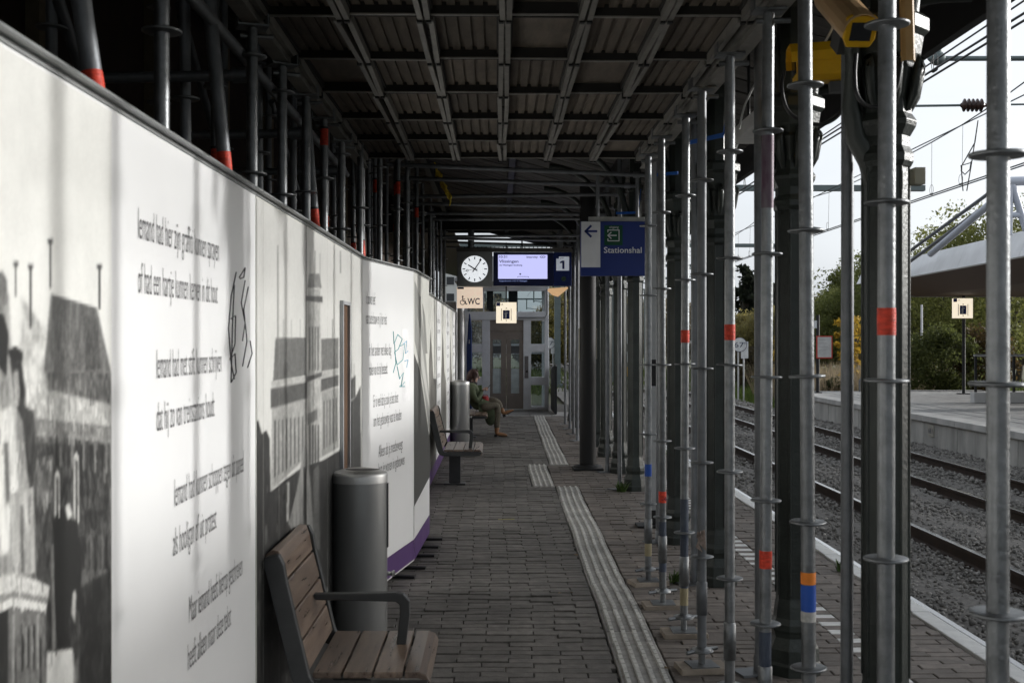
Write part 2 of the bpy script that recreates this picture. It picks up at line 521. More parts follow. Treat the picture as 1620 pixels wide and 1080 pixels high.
# loose stones on the ballast: one object nobody could count
def stones(n_, xr, yr, sc, seed):
    rg = np.random.default_rng(seed)
    t = (1 + 5 ** .5) / 2
    base = np.array([(-1, t, 0), (1, t, 0), (-1, -t, 0), (1, -t, 0), (0, -1, t), (0, 1, t), (0, -1, -t), (0, 1, -t), (t, 0, -1), (t, 0, 1), (-t, 0, -1), (-t, 0, 1)], float) / 1.9
    fac = np.array([(0, 11, 5), (0, 5, 1), (0, 1, 7), (0, 7, 10), (0, 10, 11), (1, 5, 9), (5, 11, 4), (11, 10, 2), (10, 7, 6), (7, 1, 8), (3, 9, 4), (3, 4, 2), (3, 2, 6), (3, 6, 8), (3, 8, 9), (4, 9, 5), (2, 4, 11), (6, 2, 10), (8, 6, 7), (9, 8, 1)])
    v = base[None] * rg.uniform(.65, 1.3, (n_, 12, 1)) * rg.uniform(.7, 1.3, (n_, 1, 3)) * (rg.uniform(.6, 1.25, (n_, 1, 1)) * sc)
    a = rg.uniform(0, 6.28, n_); ca, sa = np.cos(a)[:, None], np.sin(a)[:, None]
    x = v[:, :, 0] * ca - v[:, :, 1] * sa; y = v[:, :, 0] * sa + v[:, :, 1] * ca
    b_ = rg.uniform(-.6, .6, n_); cb, sb = np.cos(b_)[:, None], np.sin(b_)[:, None]
    y2 = y * cb - v[:, :, 2] * sb; z2 = y * sb + v[:, :, 2] * cb
    pos = np.stack([rg.uniform(*xr, n_), rg.uniform(*yr, n_), rg.uniform(-.005, .02, n_) - 0.70], 1)
    for tcx in (4.46, 7.86):
        m_ = np.abs(np.abs(pos[:, 0] - tcx) - 0.75) < .10
        pos[m_, 2] -= .05
    V = np.stack([x, y2, z2], 2) + pos[:, None, :]
    return V.reshape(-1, 3), (fac[None] + (np.arange(n_) * 12)[:, None, None]).reshape(-1, 3)
Vs, Fs, o_ = [], [], 0
for args in ((15000, (3.7, 10.1), (7.0, 17.0), .021, 1), (9000, (3.7, 10.1), (17.0, 30.0), .03, 2), (4000, (3.7, 10.1), (30.0, 50.0), .045, 3)):
    v_, f_ = stones(*args)
    Vs.append(v_); Fs.append(f_ + o_); o_ += len(v_)
me = bpy.data.meshes.new('ballast_gravel')
V_ = np.concatenate(Vs); F_ = np.concatenate(Fs)
me.vertices.add(len(V_)); me.vertices.foreach_set('co', V_.ravel())
me.loops.add(F_.size); me.loops.foreach_set('vertex_index', F_.ravel().astype(np.int32))
me.polygons.add(len(F_)); me.polygons.foreach_set('loop_start', np.arange(0, F_.size, 3, dtype=np.int32))
me.update(calc_edges=True); me.validate()
me.materials.append(mat('gravel', (0.20, 0.19, 0.175), 0.9, 0, 0.3, 40, island=0.45))
tag(link('ballast_gravel', me), kind='stuff')

rust = mat('rail_rust', (0.045, 0.03, 0.022), 0.75, 0.1, 0.3, 6, 0.2, 50)
rail_top = mat('rail_running_surface', (0.5, 0.5, 0.5), 0.22, 1.0, 0.05, 3)
sleeper_m = mat('sleeper_concrete', (0.16, 0.145, 0.13), 0.9, 0, 0.3, 5, 0.3, 40, rnd=0.2)
prof = [(-.07, 0), (.07, 0), (.07, .012), (.012, .03), (.010, .12), (.035, .132), (.036, .162), (.028, .172), (-.028, .172), (-.036, .162), (-.035, .132), (-.010, .12), (-.012, .03), (-.07, .012)]
rl = MB(); rl.prism(prof, -6, 180, 'XZ', 0); rl.prism([(-.03, .1715), (.03, .1715), (.027, .1735), (-.027, .1735)], -6, 180, 'XZ', 1)
rail_me = rl.mesh('rail', [rust, rail_top])
slp = MB(); slp.prism([(-.14, -.2), (.14, -.2), (.11, 0), (-.11, 0)], -1.27, 1.27, 'YZ')
for v_i, v_ in enumerate(slp.v): pass
sl_me = slp.mesh('sleeper', sleeper_m)
clip = MB(); clip.cbox((0, 0, .012), (.09, .07, .024)); clip.tube([(-.02, -.03, .03), (.03, 0, .045), (-.02, .03, .03)], .009, 6)
clip_me = clip.mesh('rail_clip', rust)
for tcx, lab in ((4.46, 'rusty railway track nearest the white platform edge'), (7.86, 'railway track beside the opposite platform wall')):
    tr = empty('railway_track', (tcx, 0, -0.722), lab, 'railway track')
    for s_ in (-1, 1):
        link('rail', rail_me, tr, loc=(s_ * 0.7525, 0, 0))
    k = 0
    for i in range(120):
        y = 3 + i * .6
        link('sleeper', sl_me, tr, loc=(0, y, -.002 + random.uniform(-.006, .004)), rot=(0, 0, random.gauss(0, .004)))
        if 6 < y < 32:
            for s_ in (-1, 1):
                for q in (-1, 1):
                    link('rail_clip', clip_me, tr, loc=(s_ * .7525 + q * .09, y, 0), rot=(0, 0, 0 if q > 0 else math.pi))

# ------------------------------------------------------------------ opposite platform
OX = 10.05
op = MB(); op.box(OX + .12, 34, -12, 41.0, -.9, -.12)
oplat = tag(op.build('opposite_platform', concrete), kind='structure')
top = MB(); top.box(OX + .5, 34, -12, 41.0, -.12, -.004)
top.build('platform_surface', asphalt, oplat)
cp = MB(); cp.box(0, .52, -.99, .99, -.14, 0.0); cp_m = cp.mesh('coping_slab', concrete_lt)
wp = MB(); wp.box(0, .05, -.49, .49, -.8, 0); wp_m = wp.mesh('wall_panel', mat('wall_concrete', (.38, .37, .345), .9, 0, .25, 2.5, .4, 40, rnd=.14, stretch=(1, 1, .25), grime=.3))
for k in range(15):
    link('coping_slab', cp_m, oplat, .008, loc=(OX, 12.5 + 2 * k, random.uniform(-.004, .004)))
for k in range(29):
    link('wall_panel', wp_m, oplat, .006, loc=(OX + .06 + random.uniform(-.004, .004), 12.0 + k, -.142))
# pale lines of tiles set in the surface
for xx in (OX + 1.15, OX + 1.75):
    ln = MB(); ln.box(xx, xx + .16, -12, 40, -.004, .004); ln.build('tile_line', mat('tile_line', (.3, .3, .29), .8), oplat)
kb = MB(); kb.box(OX + 4, OX + 7, 40.6, 41.0, -.003, .03); kb.build('end_kerb', concrete_lt, oplat)
# number plate on the wall
npl = MB(); npl.cbox((OX + .045, 27.0, -.33), (.02, .34, .26)); npo = npl.build('number_plate', mat('number_plate', (.36, .34, .29), .7))
tag(npo, 'small numbered plate fixed to the opposite platform wall', 'number plate')
text('lettering', '68.1', .17, sign_dark, npo, (OX + .032, 27.14, -.39), (0, -1, 0), (0, 0, 1), width=.26)
# ================================================================== STATION CANOPY, COLUMNS, FORMWORK
def roof_z(x): return 3.72 + 0.27 * (2.62 - x)
cano = empty('platform_canopy', (0, 0, 0), 'dark boarded station canopy sloping down towards the tracks', 'canopy')
board_m = mat('roof_board', (0.085, 0.08, 0.072), .8, 0, .25, 5, .3, 40, stretch=(.4, 3, 3), rnd=.25)
sh = MB()
sh.add([(-3.4, -8, roof_z(-3.4) + .10), (2.66, -8, roof_z(2.66) + .10), (2.66, 27.3, roof_z(2.66) + .10), (-3.4, 27.3, roof_z(-3.4) + .10),
        (-3.4, -8, roof_z(-3.4) + .13), (2.66, -8, roof_z(2.66) + .13), (2.66, 27.3, roof_z(2.66) + .13), (-3.4, 27.3, roof_z(-3.4) + .13)],
       [(0, 1, 2, 3), (7, 6, 5, 4), (0, 4, 5, 1), (1, 5, 6, 2), (2, 6, 7, 3), (3, 7, 4, 0)])
sh.build('roof_sheet', black_steel, cano)
ex = MB()
ex.add([(-3.4, 27.32, roof_z(-3.4) + .10), (-1.25, 27.32, roof_z(-1.25) + .10), (-1.25, 60, roof_z(-1.25) + .10), (-3.4, 60, roof_z(-3.4) + .10),
        (-3.4, 27.32, roof_z(-3.4) + .13), (-1.25, 27.32, roof_z(-1.25) + .13), (-1.25, 60, roof_z(-1.25) + .13), (-3.4, 60, roof_z(-3.4) + .13)],
       [(0, 1, 2, 3), (7, 6, 5, 4), (0, 4, 5, 1), (1, 5, 6, 2), (2, 6, 7, 3), (3, 7, 4, 0)])
ex.build('sky_gap_roof', black_steel, cano)  # added past the canopy end to close off a bright sky gap
LB = 6.06
bd = MB(); ang = math.atan(.27)
bd.box(0, LB / math.cos(ang), -.088, .088, 0, .022)
bd_me = bd.mesh('board', board_m)
for k in range(170):
    y = -4.6 + .2 * k
    if y > 27.2: break
    link('board', bd_me, cano, loc=(-3.4, y, roof_z(-3.4) + .06 + random.uniform(-.006, .006)), rot=(0, ang, 0))
for xx in (-2.6, -1.2, .2, 1.55):
    p = MB(); p.box(xx - .045, xx + .045, -8, 27.3, roof_z(xx) - .10, roof_z(xx) + .052)
    p.build('purlin', black_steel, cano)
fb = MB(); fb.box(2.60, 2.66, -8, 27.3, 3.50, 3.79); fb.build('fascia_board', black_steel, cano, .004)
gu = MB(); gu.tube([(2.74, -8, 3.74), (2.74, 27.3, 3.74)], .07, 10); gu.build('gutter', iron, cano)
tb = MB(); tb.box(-1.36, 1.52, 21.55, 21.75, 3.82, 4.03); tb.build('tie_beam', black_steel, cano)
tb2 = MB(); tb2.prism([(-3.38, roof_z(-3.38) + .09), (2.58, roof_z(2.58) + .09), (2.58, roof_z(2.58) - .1), (-.2, 4.28), (-3.38, 4.28)], 27.05, 27.2, 'XZ'); tb2.build('sky_leak_board', black_steel, cano)  # board added to plug a sky leak under the roof end

# station building behind the scaffold
bldg = empty('station_building', (-3.4, 0, 0), 'dark brick station building behind the hoarding and scaffold', 'building')
wb = MB(); wb.box(-.3, 0, -8, 60, -.03, 5.6)
wall_m = mat('old_brick', (.05, .034, .025), .9, 0, .3, 3, .3, 30)
wb.build('wall', wall_m, bldg)
for k in range(9):
    y = 1.6 + k * 2.8
    wf = MB()
    wf.box(.0, .06, y - .62, y - .5, .9, 3.5); wf.box(.0, .06, y + .5, y + .62, .9, 3.5); wf.box(.0, .06, y - .5, y + .5, 3.38, 3.5); wf.box(.0, .05, y - .03, y + .03, .9, 3.38)
    w_ = wf.build('window', mat('window_wood', (.30, .25, .18), .6), bldg)
    pn = MB(); pn.box(.004, .02, y - .49, y + .49, .9, 3.37); pn.build('pane', glass_dark, w_)
    pl = MB(); pl.box(0.001, .1, y + 1.2, y + 1.55, -.03, 5.5); pl.build('pilaster', mat('sandstone', (.22, .18, .12), .85, 0, .2, 4), bldg)

# ---- cast iron columns along the track side
def column(x, y, label, w=.165, base_z=0.0, full=True):
    c = empty('cast_iron_column', (x, y, 0), label, 'column', 'cast iron canopy columns')
    b = MB(); rr = w / 2 / math.cos(math.pi / 8)
    b.lathe([(rr * 1.62, 0), (rr * 1.62, .06), (rr * 1.55, .075), (rr * 1.5, .14), (rr * 1.22, .20), (rr * 1.28, .225), (rr * 1.36, .24), (rr * 1.36, .27), (rr * 1.15, .30), (rr * 1.08, .36), (rr, .40)], 8, rot=math.pi / 8, smooth=False)
    b.build('base', iron, c, .003)
    s = MB(); s.lathe([(rr, .40), (rr, 2.50)], 8, rot=math.pi / 8, smooth=False)
    for k in range(8):                      # raised ribs on the arrises
        t = math.pi / 8 + k * math.pi / 4
        s.tube([(rr * .985 * math.cos(t), rr * .985 * math.sin(t), .42), (rr * .985 * math.cos(t), rr * .985 * math.sin(t), 2.46)], .007, 6)
    s.build('shaft', iron, c)
    cp_ = MB(); cp_.lathe([(rr * 1.08, 2.44), (rr * 1.2, 2.46), (rr * 1.2, 2.49), (rr * 1.04, 2.52), (rr * 1.04, 2.56), (rr * 1.3, 2.60), (rr * 1.34, 2.62), (rr * 1.12, 2.65), (rr * 1.10, 2.70), (rr * 1.42, 2.82), (rr * 1.32, 2.84), (rr * 1.5, 2.88), (rr * 1.62, 2.95), (rr * 1.85, 2.97), (rr * 1.85, 3.02), (rr * 1.6, 3.04)], 8, rot=math.pi / 8, smooth=False)
    cap = cp_.build('capital', iron, c, .003)
    lf = MB()                                # cast leaves round the capital
    for k in range(8):
        t = k * math.pi / 4
        cx_, sy_ = math.cos(t), math.sin(t)
        lf.tube([(rr * 1.02 * cx_, rr * 1.02 * sy_, 2.66), (rr * 1.3 * cx_, rr * 1.3 * sy_, 2.72), (rr * 1.45 * cx_, rr * 1.45 * sy_, 2.80), (rr * 1.65 * cx_, rr * 1.65 * sy_, 2.86), (rr * 1.72 * cx_, rr * 1.72 * sy_, 2.82)], [.012, .022, .024, .018, .008], 6)
    lf.build('cast_leaf_ring', iron, cap)
    up = MB(); up.lathe([(rr * .9, 3.03), (rr * .9, 3.5), (rr * 1.1, 3.52), (rr * 1.1, 3.58), (rr * .8, 3.6), (rr * .8, roof_z(x) - .02)], 8, rot=math.pi / 8, smooth=False)
    up.build('upper_shaft', iron, c)
    for s_ in (-1, 1):                       # curved bracket to the roof
        xe = .95 * s_
        br = MB(); pts = []
        for q in range(9):
            a_ = q / 8 * math.pi / 2
            pts.append((rr * s_ + (xe - rr * s_) * (1 - math.cos(a_)), 0, 3.06 + (roof_z(x + xe) - .16 - 3.06) * math.sin(a_)))
        br.tube(pts, [.045, .04, .036, .034, .032, .032, .034, .038, .042], 8)
        br.build('roof_bracket', iron, c)
    return c
cols = [(1.56, 3.06), (1.545, 4.62), (1.56, 6.14), (1.585, 8.39), (1.56, 10.1), (1.61, 13.64), (1.63, 15.5), (1.65, 17.7), (1.66, 19.4), (1.66, 21.4), (1.66, 23.6), (1.66, 25.6)]
cl = ['cast iron column just out of frame beside the nearest scaffold pole',
      'nearest dark cast iron column, ornate capital by the yellow camera',
      'second cast iron column from the camera, under the long yellow housing',
      'third cast iron column from the camera, green weed at its foot',
      'fourth cast iron column from the camera, behind the taped scaffold poles',
      'fifth cast iron column from the camera, beside the hanging blue sign']
for i, (x, y) in enumerate(cols):
    if i == 0: continue
    lab = cl[i] if i < 6 else f'{["sixth", "seventh", "eighth", "ninth", "tenth", "eleventh"][i - 6]} cast iron column along the track side, counted from the camera'
    column(x, y, lab)
# collar boxes on the nearest column
jb = MB(); jb.box(.072, .112, -.13, -.07, 2.29, 2.355)
o = jb.build('junction_box', mat('box_cream', (.36, .34, .26), .6)); o.location = (1.545, 4.62, .07)
tag(o, 'small cream junction box clamped to the nearest cast iron column', 'junction box')
# the thick round column farther on
rc = empty('round_column', (1.224, 15.86, 0), 'thick round black column on a square foot behind the blue sign', 'column')
b = MB(); b.lathe([(.113, .05), (.113, 3.9)], 24); b.build('shaft', black_steel, rc)
b = MB(); b.box(-.2, .2, -.2, .2, 0, .035); b.lathe([(.2, .035), (.19, .06), (.125, .075)], 20); b.build('base', black_steel, rc, .004)
for s_ in (-1, 1):
    b = MB(); b.cbox((s_ * .117, 0, 1.72), (.014, .06, .42)); b.build('reflector_strip', mat('strip_cream', (.5, .47, .38), .6), rc)

# ---- aluminium formwork ceiling under the canopy
fw = empty('formwork_ceiling', (0, 0, 0), 'aluminium formwork panels forming a temporary ceiling over the walkway', 'formwork ceiling')
LX = [-1.03 + .3535 * k for k in range(7)]
JY = [1.14 + .79 * k for k in range(11)]       # ends at 9.04
HZ = 3.17
fw_m = mat('formwork_ply', (.16, .135, .108), .8, 0, .28, 5, .3, 50, stretch=(3, .6, 3), rnd=.25, grime=.25)
fw_al = mat('formwork_aluminium', (.27, .26, .235), .5, .35, .2, 9, .15, 60, rnd=.15)
def fpanel(ribbed):
    p = MB(); w, l = .3535 - .055, .79 - .012
    p.box(-w / 2, w / 2, -l / 2, l / 2, .055, .07, 0)
    n = 5
    if ribbed:
        for i in range(n):
            x = -w / 2 + w * (i + .5) / n
            p.box(x - .0195, x + .0195, -l / 2 + .013, l / 2 - .013, .040, .0548, 0)
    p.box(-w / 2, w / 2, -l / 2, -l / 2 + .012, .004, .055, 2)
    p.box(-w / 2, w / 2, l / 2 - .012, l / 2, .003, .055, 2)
    p.box(-w / 2, w / 2, l / 2 - .020, l / 2, -.003, .0028, 1)
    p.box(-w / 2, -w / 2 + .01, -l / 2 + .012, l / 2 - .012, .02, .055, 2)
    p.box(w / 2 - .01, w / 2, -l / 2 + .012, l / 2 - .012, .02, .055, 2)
    return p.mesh('panel', [fw_m, fw_al, mat('formwork_frame_shade', (.03, .028, .026), .7)])  # near-black frame colour paints the shade on the unlit inner faces
fp = [fpanel(True), fpanel(False)]
bmA = MB()
l = .79 - .02
for q in (0, 1):
    x0 = q * .026
    bmA.box(x0 - .011, x0 + .011, -l / 2, l / 2, -.012, -.006)
    bmA.box(x0 - .011, x0 - .007, -l / 2, l / 2, -.006, .03); bmA.box(x0 + .007, x0 + .011, -l / 2, l / 2, -.006, .03)
single = MB()
single.box(-.012, .012, -l / 2, l / 2, -.014, -.004); single.box(-.012, -.008, -l / 2, l / 2, -.004, .034); single.box(.008, .012, -l / 2, l / 2, -.004, .034)
sb_me = single.mesh('edge_rail', fw_al)
cpb = MB(); cpb.cbox((0, 0, -.01), (.022, .026, .03)); cp_me = cpb.mesh('clip', black)
for j in range(len(JY) - 1):
    yc = (JY[j] + JY[j + 1]) / 2
    tilt = [random.gauss(0, .004) for _ in range(7)]
    for i in range(6):
        xc = (LX[i] + LX[i + 1]) / 2
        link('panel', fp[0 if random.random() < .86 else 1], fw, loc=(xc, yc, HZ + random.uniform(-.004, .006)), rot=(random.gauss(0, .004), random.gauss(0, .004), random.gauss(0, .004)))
    for i in range(7):
        gap = .0 if random.random() < .7 else random.uniform(.002, .012)
        for q in (-1, 1):
            link('edge_rail', sb_me, fw, loc=(LX[i] + q * (.016 + gap), yc, HZ - .006), rot=(0, 0, random.gauss(0, .006) + q * random.choice([0, 0, .012])))
            link('clip', cp_me, fw, loc=(LX[i] + q * (.016 + gap), JY[j + 1], HZ - .004))
# rusty red smears are paint on some frames
# long side beams carried by the pole heads
for xs_ in (LX[0] - .02, LX[6] + .055):
    b = MB(); b.box(xs_ - .02, xs_ + .02, 1.1, 9.1, HZ - .06, HZ + .06); b.box(xs_ - .035, xs_ + .035, 1.1, 9.1, HZ - .068, HZ - .06)
    b.build('side_beam', fw_al, fw)
# ================================================================== SCAFFOLD POLES
ring_b = MB()
ring_b.lathe([(.0245, -.005), (.058, -.005), (.062, -.003), (.062, .003), (.058, .005), (.0245, .005)], 20)
ring_me = ring_b.mesh('rosette', galv)
ringf_me = ring_me
PR = .0242
def pole(name, x, y, top, label, group, rings=True, tapes=(), lean=(0, 0), base='pad', z0=0.0, paint=(), sockets=(.95,), head=True, seg=14, m=galv, r=PR, ring0=1.62, cat='scaffold pole', rs=1.0):
    o = empty(name, (x, y, z0), label, cat, group)
    o.rotation_euler = (lean[1], lean[0], random.uniform(0, .6) if not tapes else 0)
    zb = .13 if base == 'pad' else (.03 if base == 'plate' else 0.0)
    s = MB(); s.tube([(0, 0, zb), (0, 0, top)], r, seg)
    sh_ = s.build('tube', m, o)
    for sz in sockets:
        if zb < sz < top:
            k = MB(); k.lathe([(r, sz - .002), (r * 1.2, sz), (r * 1.2, sz + .17), (r, sz + .175)], seg); k.build('socket', m, o)
    if rings:
        z = ring0
        while z - .5 > .1: z -= .5
        while z < top - .03:
            q = link('rosette', ring_me, o, loc=(0, 0, z), rot=(random.gauss(0, .012), random.gauss(0, .012), random.uniform(0, 3)))
            z += .5
    if base == 'pad':
        b = MB(); b.lathe([(.019, .04), (.019, .22)], 12); b.cbox((0, 0, .036), (.15, .15, .006))
        b.lathe([(.055, .105), (.055, .118), (.022, .13)], 10)
        for a_ in (0.4, 3.54):
            b.tube([(0, 0, .112), (.105 * math.cos(a_), .105 * math.sin(a_), .108)], .011, 6)
        b.build('screw_jack', galv, o)
        b = MB(); b.box(-.13, .13, -.085, .085, -z0, .033); pd = b.build('wooden_pad', wood_plate, o, .004)
        pd.rotation_euler.z = random.uniform(-.25, .25)
    elif base == 'plate':
        b = MB(); b.box(-.13, .13, -.07, .07, 0, .012); b.lathe([(r * 1.25, .012), (r * 1.2, .09), (r, .1)], 12); b.build('foot_plate', m, o)
    if head:
        b = MB(); b.lathe([(.018, top - .01), (.018, HZ - .075)], 10); b.cbox((0, 0, HZ - .079), (.13, .1, .008))
        b.cbox((.063, 0, HZ - .05), (.005, .08, .05)); b.cbox((-.063, 0, HZ - .05), (.005, .08, .05))
        b.tube([(-.05, 0, HZ - .12), (.09, .0, HZ - .115)], .012, 6)
        b.build('fork_head', galv, o)
    for (z, h, tm_) in tapes:
        b = MB(); b.lathe([(r + .0012, z), (r + .0016, z + h * .5), (r + .0012, z + h)], seg, caps=False); t_ = b.build('tape_band', tm_, o)
        if tm_ is red_tape and h > .08:
            b = MB(); b.lathe([(r + .002, z + h), (r + .002, z + h + .012)], seg, caps=False); b.build('tape_edge', black, t_)
    for (z0p, z1p, pm) in paint:
        b = MB(); b.lathe([(r + .0008, z0p), (r + .0008, z1p)], seg, caps=False); b.build('paint_patch', pm, o)
    return o
def zy(py, Y): return 1.75 + (HOR - py) / FP * Y
G_A = 'ringed scaffold poles beside the guide strip'
A = []
AY = [2.525 + .73 * k for k in range(9)]
spec = {
    0: dict(t=[], lab='nearest ringed scaffold pole, blurred at the right edge of the picture'),
    1: dict(t=[(488, 531, red_tape)], lab='ringed scaffold pole with a large red tape band before the nearest column'),
    2: dict(t=[(906, 925, orange_tape), (926, 968, blue_tape), (968, 984, white_tape)], lab='ringed scaffold pole wrapped in orange over blue tape near its foot'),
    3: dict(t=[(872, 900, red_tape)], lab='ringed scaffold pole with purple paint above and low red tape', p=[(215, 330, purple_paint), (1000, 1085, blue_paint)]),
    4: dict(t=[(514, 539, red_tape)], lab='ringed scaffold pole with red tape just beside the white 67 sign'),
    5: dict(t=[], lab='plain dull ringed scaffold pole with a torn paper scrap tied low', p=[]),
    6: dict(t=[(523, 543, red_tape)], lab='ringed scaffold pole with red tape at eye height and blue painted foot', p=[(790, 930, blue_paint), (931, 958, cream_paint)]),
    7: dict(t=[(778, 796, red_tape)], lab='ringed scaffold pole with a red numbered tape low above dark blue paint', p=[(826, 905, blue_paint)]),
    8: dict(t=[(735, 754, blue_tape)], lab='farthest ringed scaffold pole of the guide strip row, with blue tape', p=[(850, 880, cream_paint)]),
}
lat = [1.089, 1.0875, 1.0715, 1.083, 1.087, 1.084, 1.105, 1.083, 1.081]
lean = [.001, .002, -.006, .005, 0, 0, .004, -.003, 0]
r0 = [1.657, 1.64, 1.63, 1.605, 1.64, 1.607, 1.616, 1.597, 1.582]
for k in range(9):
    Yk = AY[k]; sp = spec[k]
    tp = [(zy(b_, Yk), zy(a_, Yk) - zy(b_, Yk), m_) for a_, b_, m_ in sp['t']]
    pt = [(zy(b_, Yk), zy(a_, Yk), m_) for a_, b_, m_ in sp.get('p', [])]
    A.append(pole('scaffold_pole', lat[k], Yk, 3.08, sp['lab'], G_A, tapes=tp, paint=pt, lean=(lean[k], 0), ring0=r0[k], sockets=(.30 if k > 4 else .26,), seg=20, m=galv_dark if k == 5 else galv))
# torn scrap on pole 5
sc = MB(); rr_ = random.Random(3)
pts = [Vector((rr_.uniform(-.03, .03), rr_.uniform(-.02, .02), rr_.uniform(-.07, .07))) for _ in range(14)]
for i in range(12): sc.add([pts[i], pts[i + 1], pts[i + 2]], [(0, 1, 2)])
o = sc.build('paper_scrap', mat('scrap', (.36, .29, .25), .8, 0, .4, 40)); o.location = (1.075, AY[5] - .04, zy(855, AY[5]))
tag(o, 'crumpled pinkish scrap stuck to the dull scaffold pole', 'scrap')
# the number on the low red tape
text('lettering', '-4', .045, sign_dark, A[7], (-.012, -PR - .003, zy(793, AY[7])), (1, 0, 0), (0, 0, 1))

# plain steel props in the second row
G_B = 'plain grey props behind the ringed poles'
BY = [(1.42, 2.98), (1.42, 4.72), (1.385, 6.14), (1.42, 8.4), (1.405, 10.16), (1.44, 13.76), (1.46, 15.55), (1.40, 20.5), (1.43, 22.0), (1.44, 23.3), (1.42, 24.6)]
for k, (x, y) in enumerate(BY):
    pole('steel_prop', x, y, 3.9, f'{ORD[k]} plain steel prop without rings in the row before the columns', G_B, rings=False, base='plate', head=False, m=galv_dark, sockets=(), cat='prop', r=.026, lean=(random.gauss(0, .002), 0))
# pale square post between them with a black sleeve
fp_ = empty('square_post', (1.47, 11.0, 0), 'pale square steel post with a black sleeve among the poles', 'post')
b = MB(); b.box(-.045, .045, -.045, .045, .02, 3.9); b.build('tube', mat('post_grey', (.42, .43, .43), .5, .3, .15, 6), fp_, .006)
b = MB(); b.box(-.05, .05, -.05, .05, 1.33, 1.58); b.build('sleeve', black, fp_)
b = MB(); b.box(-.16, .12, -.12, .12, 0, .022); b.box(-.06, .06, -.06, .06, .022, .16); b.build('foot', black_steel, fp_)

# poles behind the hoarding
G_L = 'scaffold poles behind the hoarding'
LY = [3.645, 4.98, 5.67, 6.38, 7.03, 7.82]
for k, y in enumerate(LY):
    tp = [(2.93, .1, red_tape)] if k == 4 else ()
    pole('scaffold_pole', -1.05, y, 3.08, f'{ORD[k]} upright ringed pole standing close behind the hoarding' + (', red band on top' if k == 4 else ''), G_L, base='none', tapes=tp, ring0=1.6 + random.uniform(-.15, .15), sockets=(2.2,))
TI = [(112, 150, 132, 0), (332, 357, 264, 1), (479, 499, 357, 2), (560, 573, 408, 3)]
for k, (xt, xb, yb, kk) in enumerate(TI):
    Yk = 1.05 * FP / (VPX - xb)                      # just behind the boards
    zb_ = zy(yb, Yk); zt = zy(yb - 260, Yk); z0_ = 2.14
    dx = (-1.05 - (xt - VPX) / FP * Yk) / (zt - zb_)
    o = pole('leaning_prop', -1.05 + dx * (zb_ - z0_), Yk, 1.9, f'{ORD[k]} leaning prop behind the hoarding, red tape above its edge', 'leaning props with red tape', rings=False, base='none', head=False, tapes=[(zb_ - z0_ - .02, 30 * Yk / FP, red_tape)], sockets=(), m=galv_dark, lean=(-math.atan(dx), 0), cat='prop', r=.0262, z0=z0_)
# the low ledger on which the leaning props rest
pass
# the farther rows behind the hoarding
k = 0
for i in range(20):
    y = 8.55 + i * .73
    tp = []
    if i in (1, 3, 4, 5, 8, 11): tp = [(3.12 + .08 * (i % 3), .12, red_tape)]
    if i in (6, 13): tp = [(2.35, .1, red_tape)]
    pole('scaffold_pole', -1.02 - .06 * (i % 2), y, 3.9, f'{ORD[i]} pole of the long scaffold row past the angled white panel', 'far scaffold poles behind the hoarding', base='none', head=False, tapes=tp, ring0=1.5 + random.uniform(0, .3), sockets=(2.1,), lean=(random.gauss(0, .006), 0), seg=10)
for i in range(17):
    y = 5.1 + i * .8 + random.uniform(-.12, .12)
    pole('scaffold_pole', -1.38 + random.uniform(-.06, .06), y, 4.1, f'{ORD[i]} thin pole of the middle scaffold row behind the hoarding', 'middle row scaffold poles', base='none', head=False, ring0=1.5 + random.uniform(0, .4), sockets=(2.1,), seg=10, m=galv if i % 3 else galv_dark,
         tapes=[(random.choice([2.62, 2.9, 3.2]), .1, red_tape)] if i in (1, 4, 5, 8, 10, 13) else (), lean=(random.gauss(0, .008), 0))
for i in range(10):
    y = 3.2 + i * 1.46
    pole('scaffold_pole', -1.78, y, 4.3, f'{ORD[i]} pole of the back scaffold row against the building', 'back row scaffold poles', base='none', head=False, ring0=1.5, sockets=(2.1,), seg=10, m=galv_dark,
         tapes=[(2.3, .07, red_tape)] if i in (2, 5) else ())
def stube(p0, p1, label, group, r=PR, m=galv, name='scaffold_tube'):
    p0, p1 = Vector(p0), Vector(p1)
    e = empty(name, p0, label, 'scaffold tube', group)
    b = MB(); b.tube([(0, 0, 0), p1 - p0], r, 10); b.build('tube', m, e)
    for q in (.04, .96):
        c_ = (p1 - p0) * q; d_ = (p1 - p0).normalized() * .035
        b = MB(); b.tube([c_ - d_, c_ + d_], r * 1.45, 8); b.build('coupler', galv_dark, e)
    return e
stube((-1.03, 1.6, 2.11), (-1.03, 9.4, 2.11), 'low ledger tube hidden behind the hoarding under the leaning props', None, m=galv_dark)
# crossing tubes farther along under the roof
TY = [12.6, 13.6, 14.7, 15.8, 16.7, 17.5, 20.3, 21.2, 22.4, 23.4]
for k, y in enumerate(TY):
    dz = random.uniform(-.05, .05)
    stube((-1.2, y + random.uniform(-.1, .1), 3.62 + dz), (1.62, y + random.uniform(-.3, .3), 3.58 - dz * .5), f'{ORD[k]} horizontal tube crossing overhead beyond the formwork ceiling', 'overhead crossing tubes', m=galv_dark)
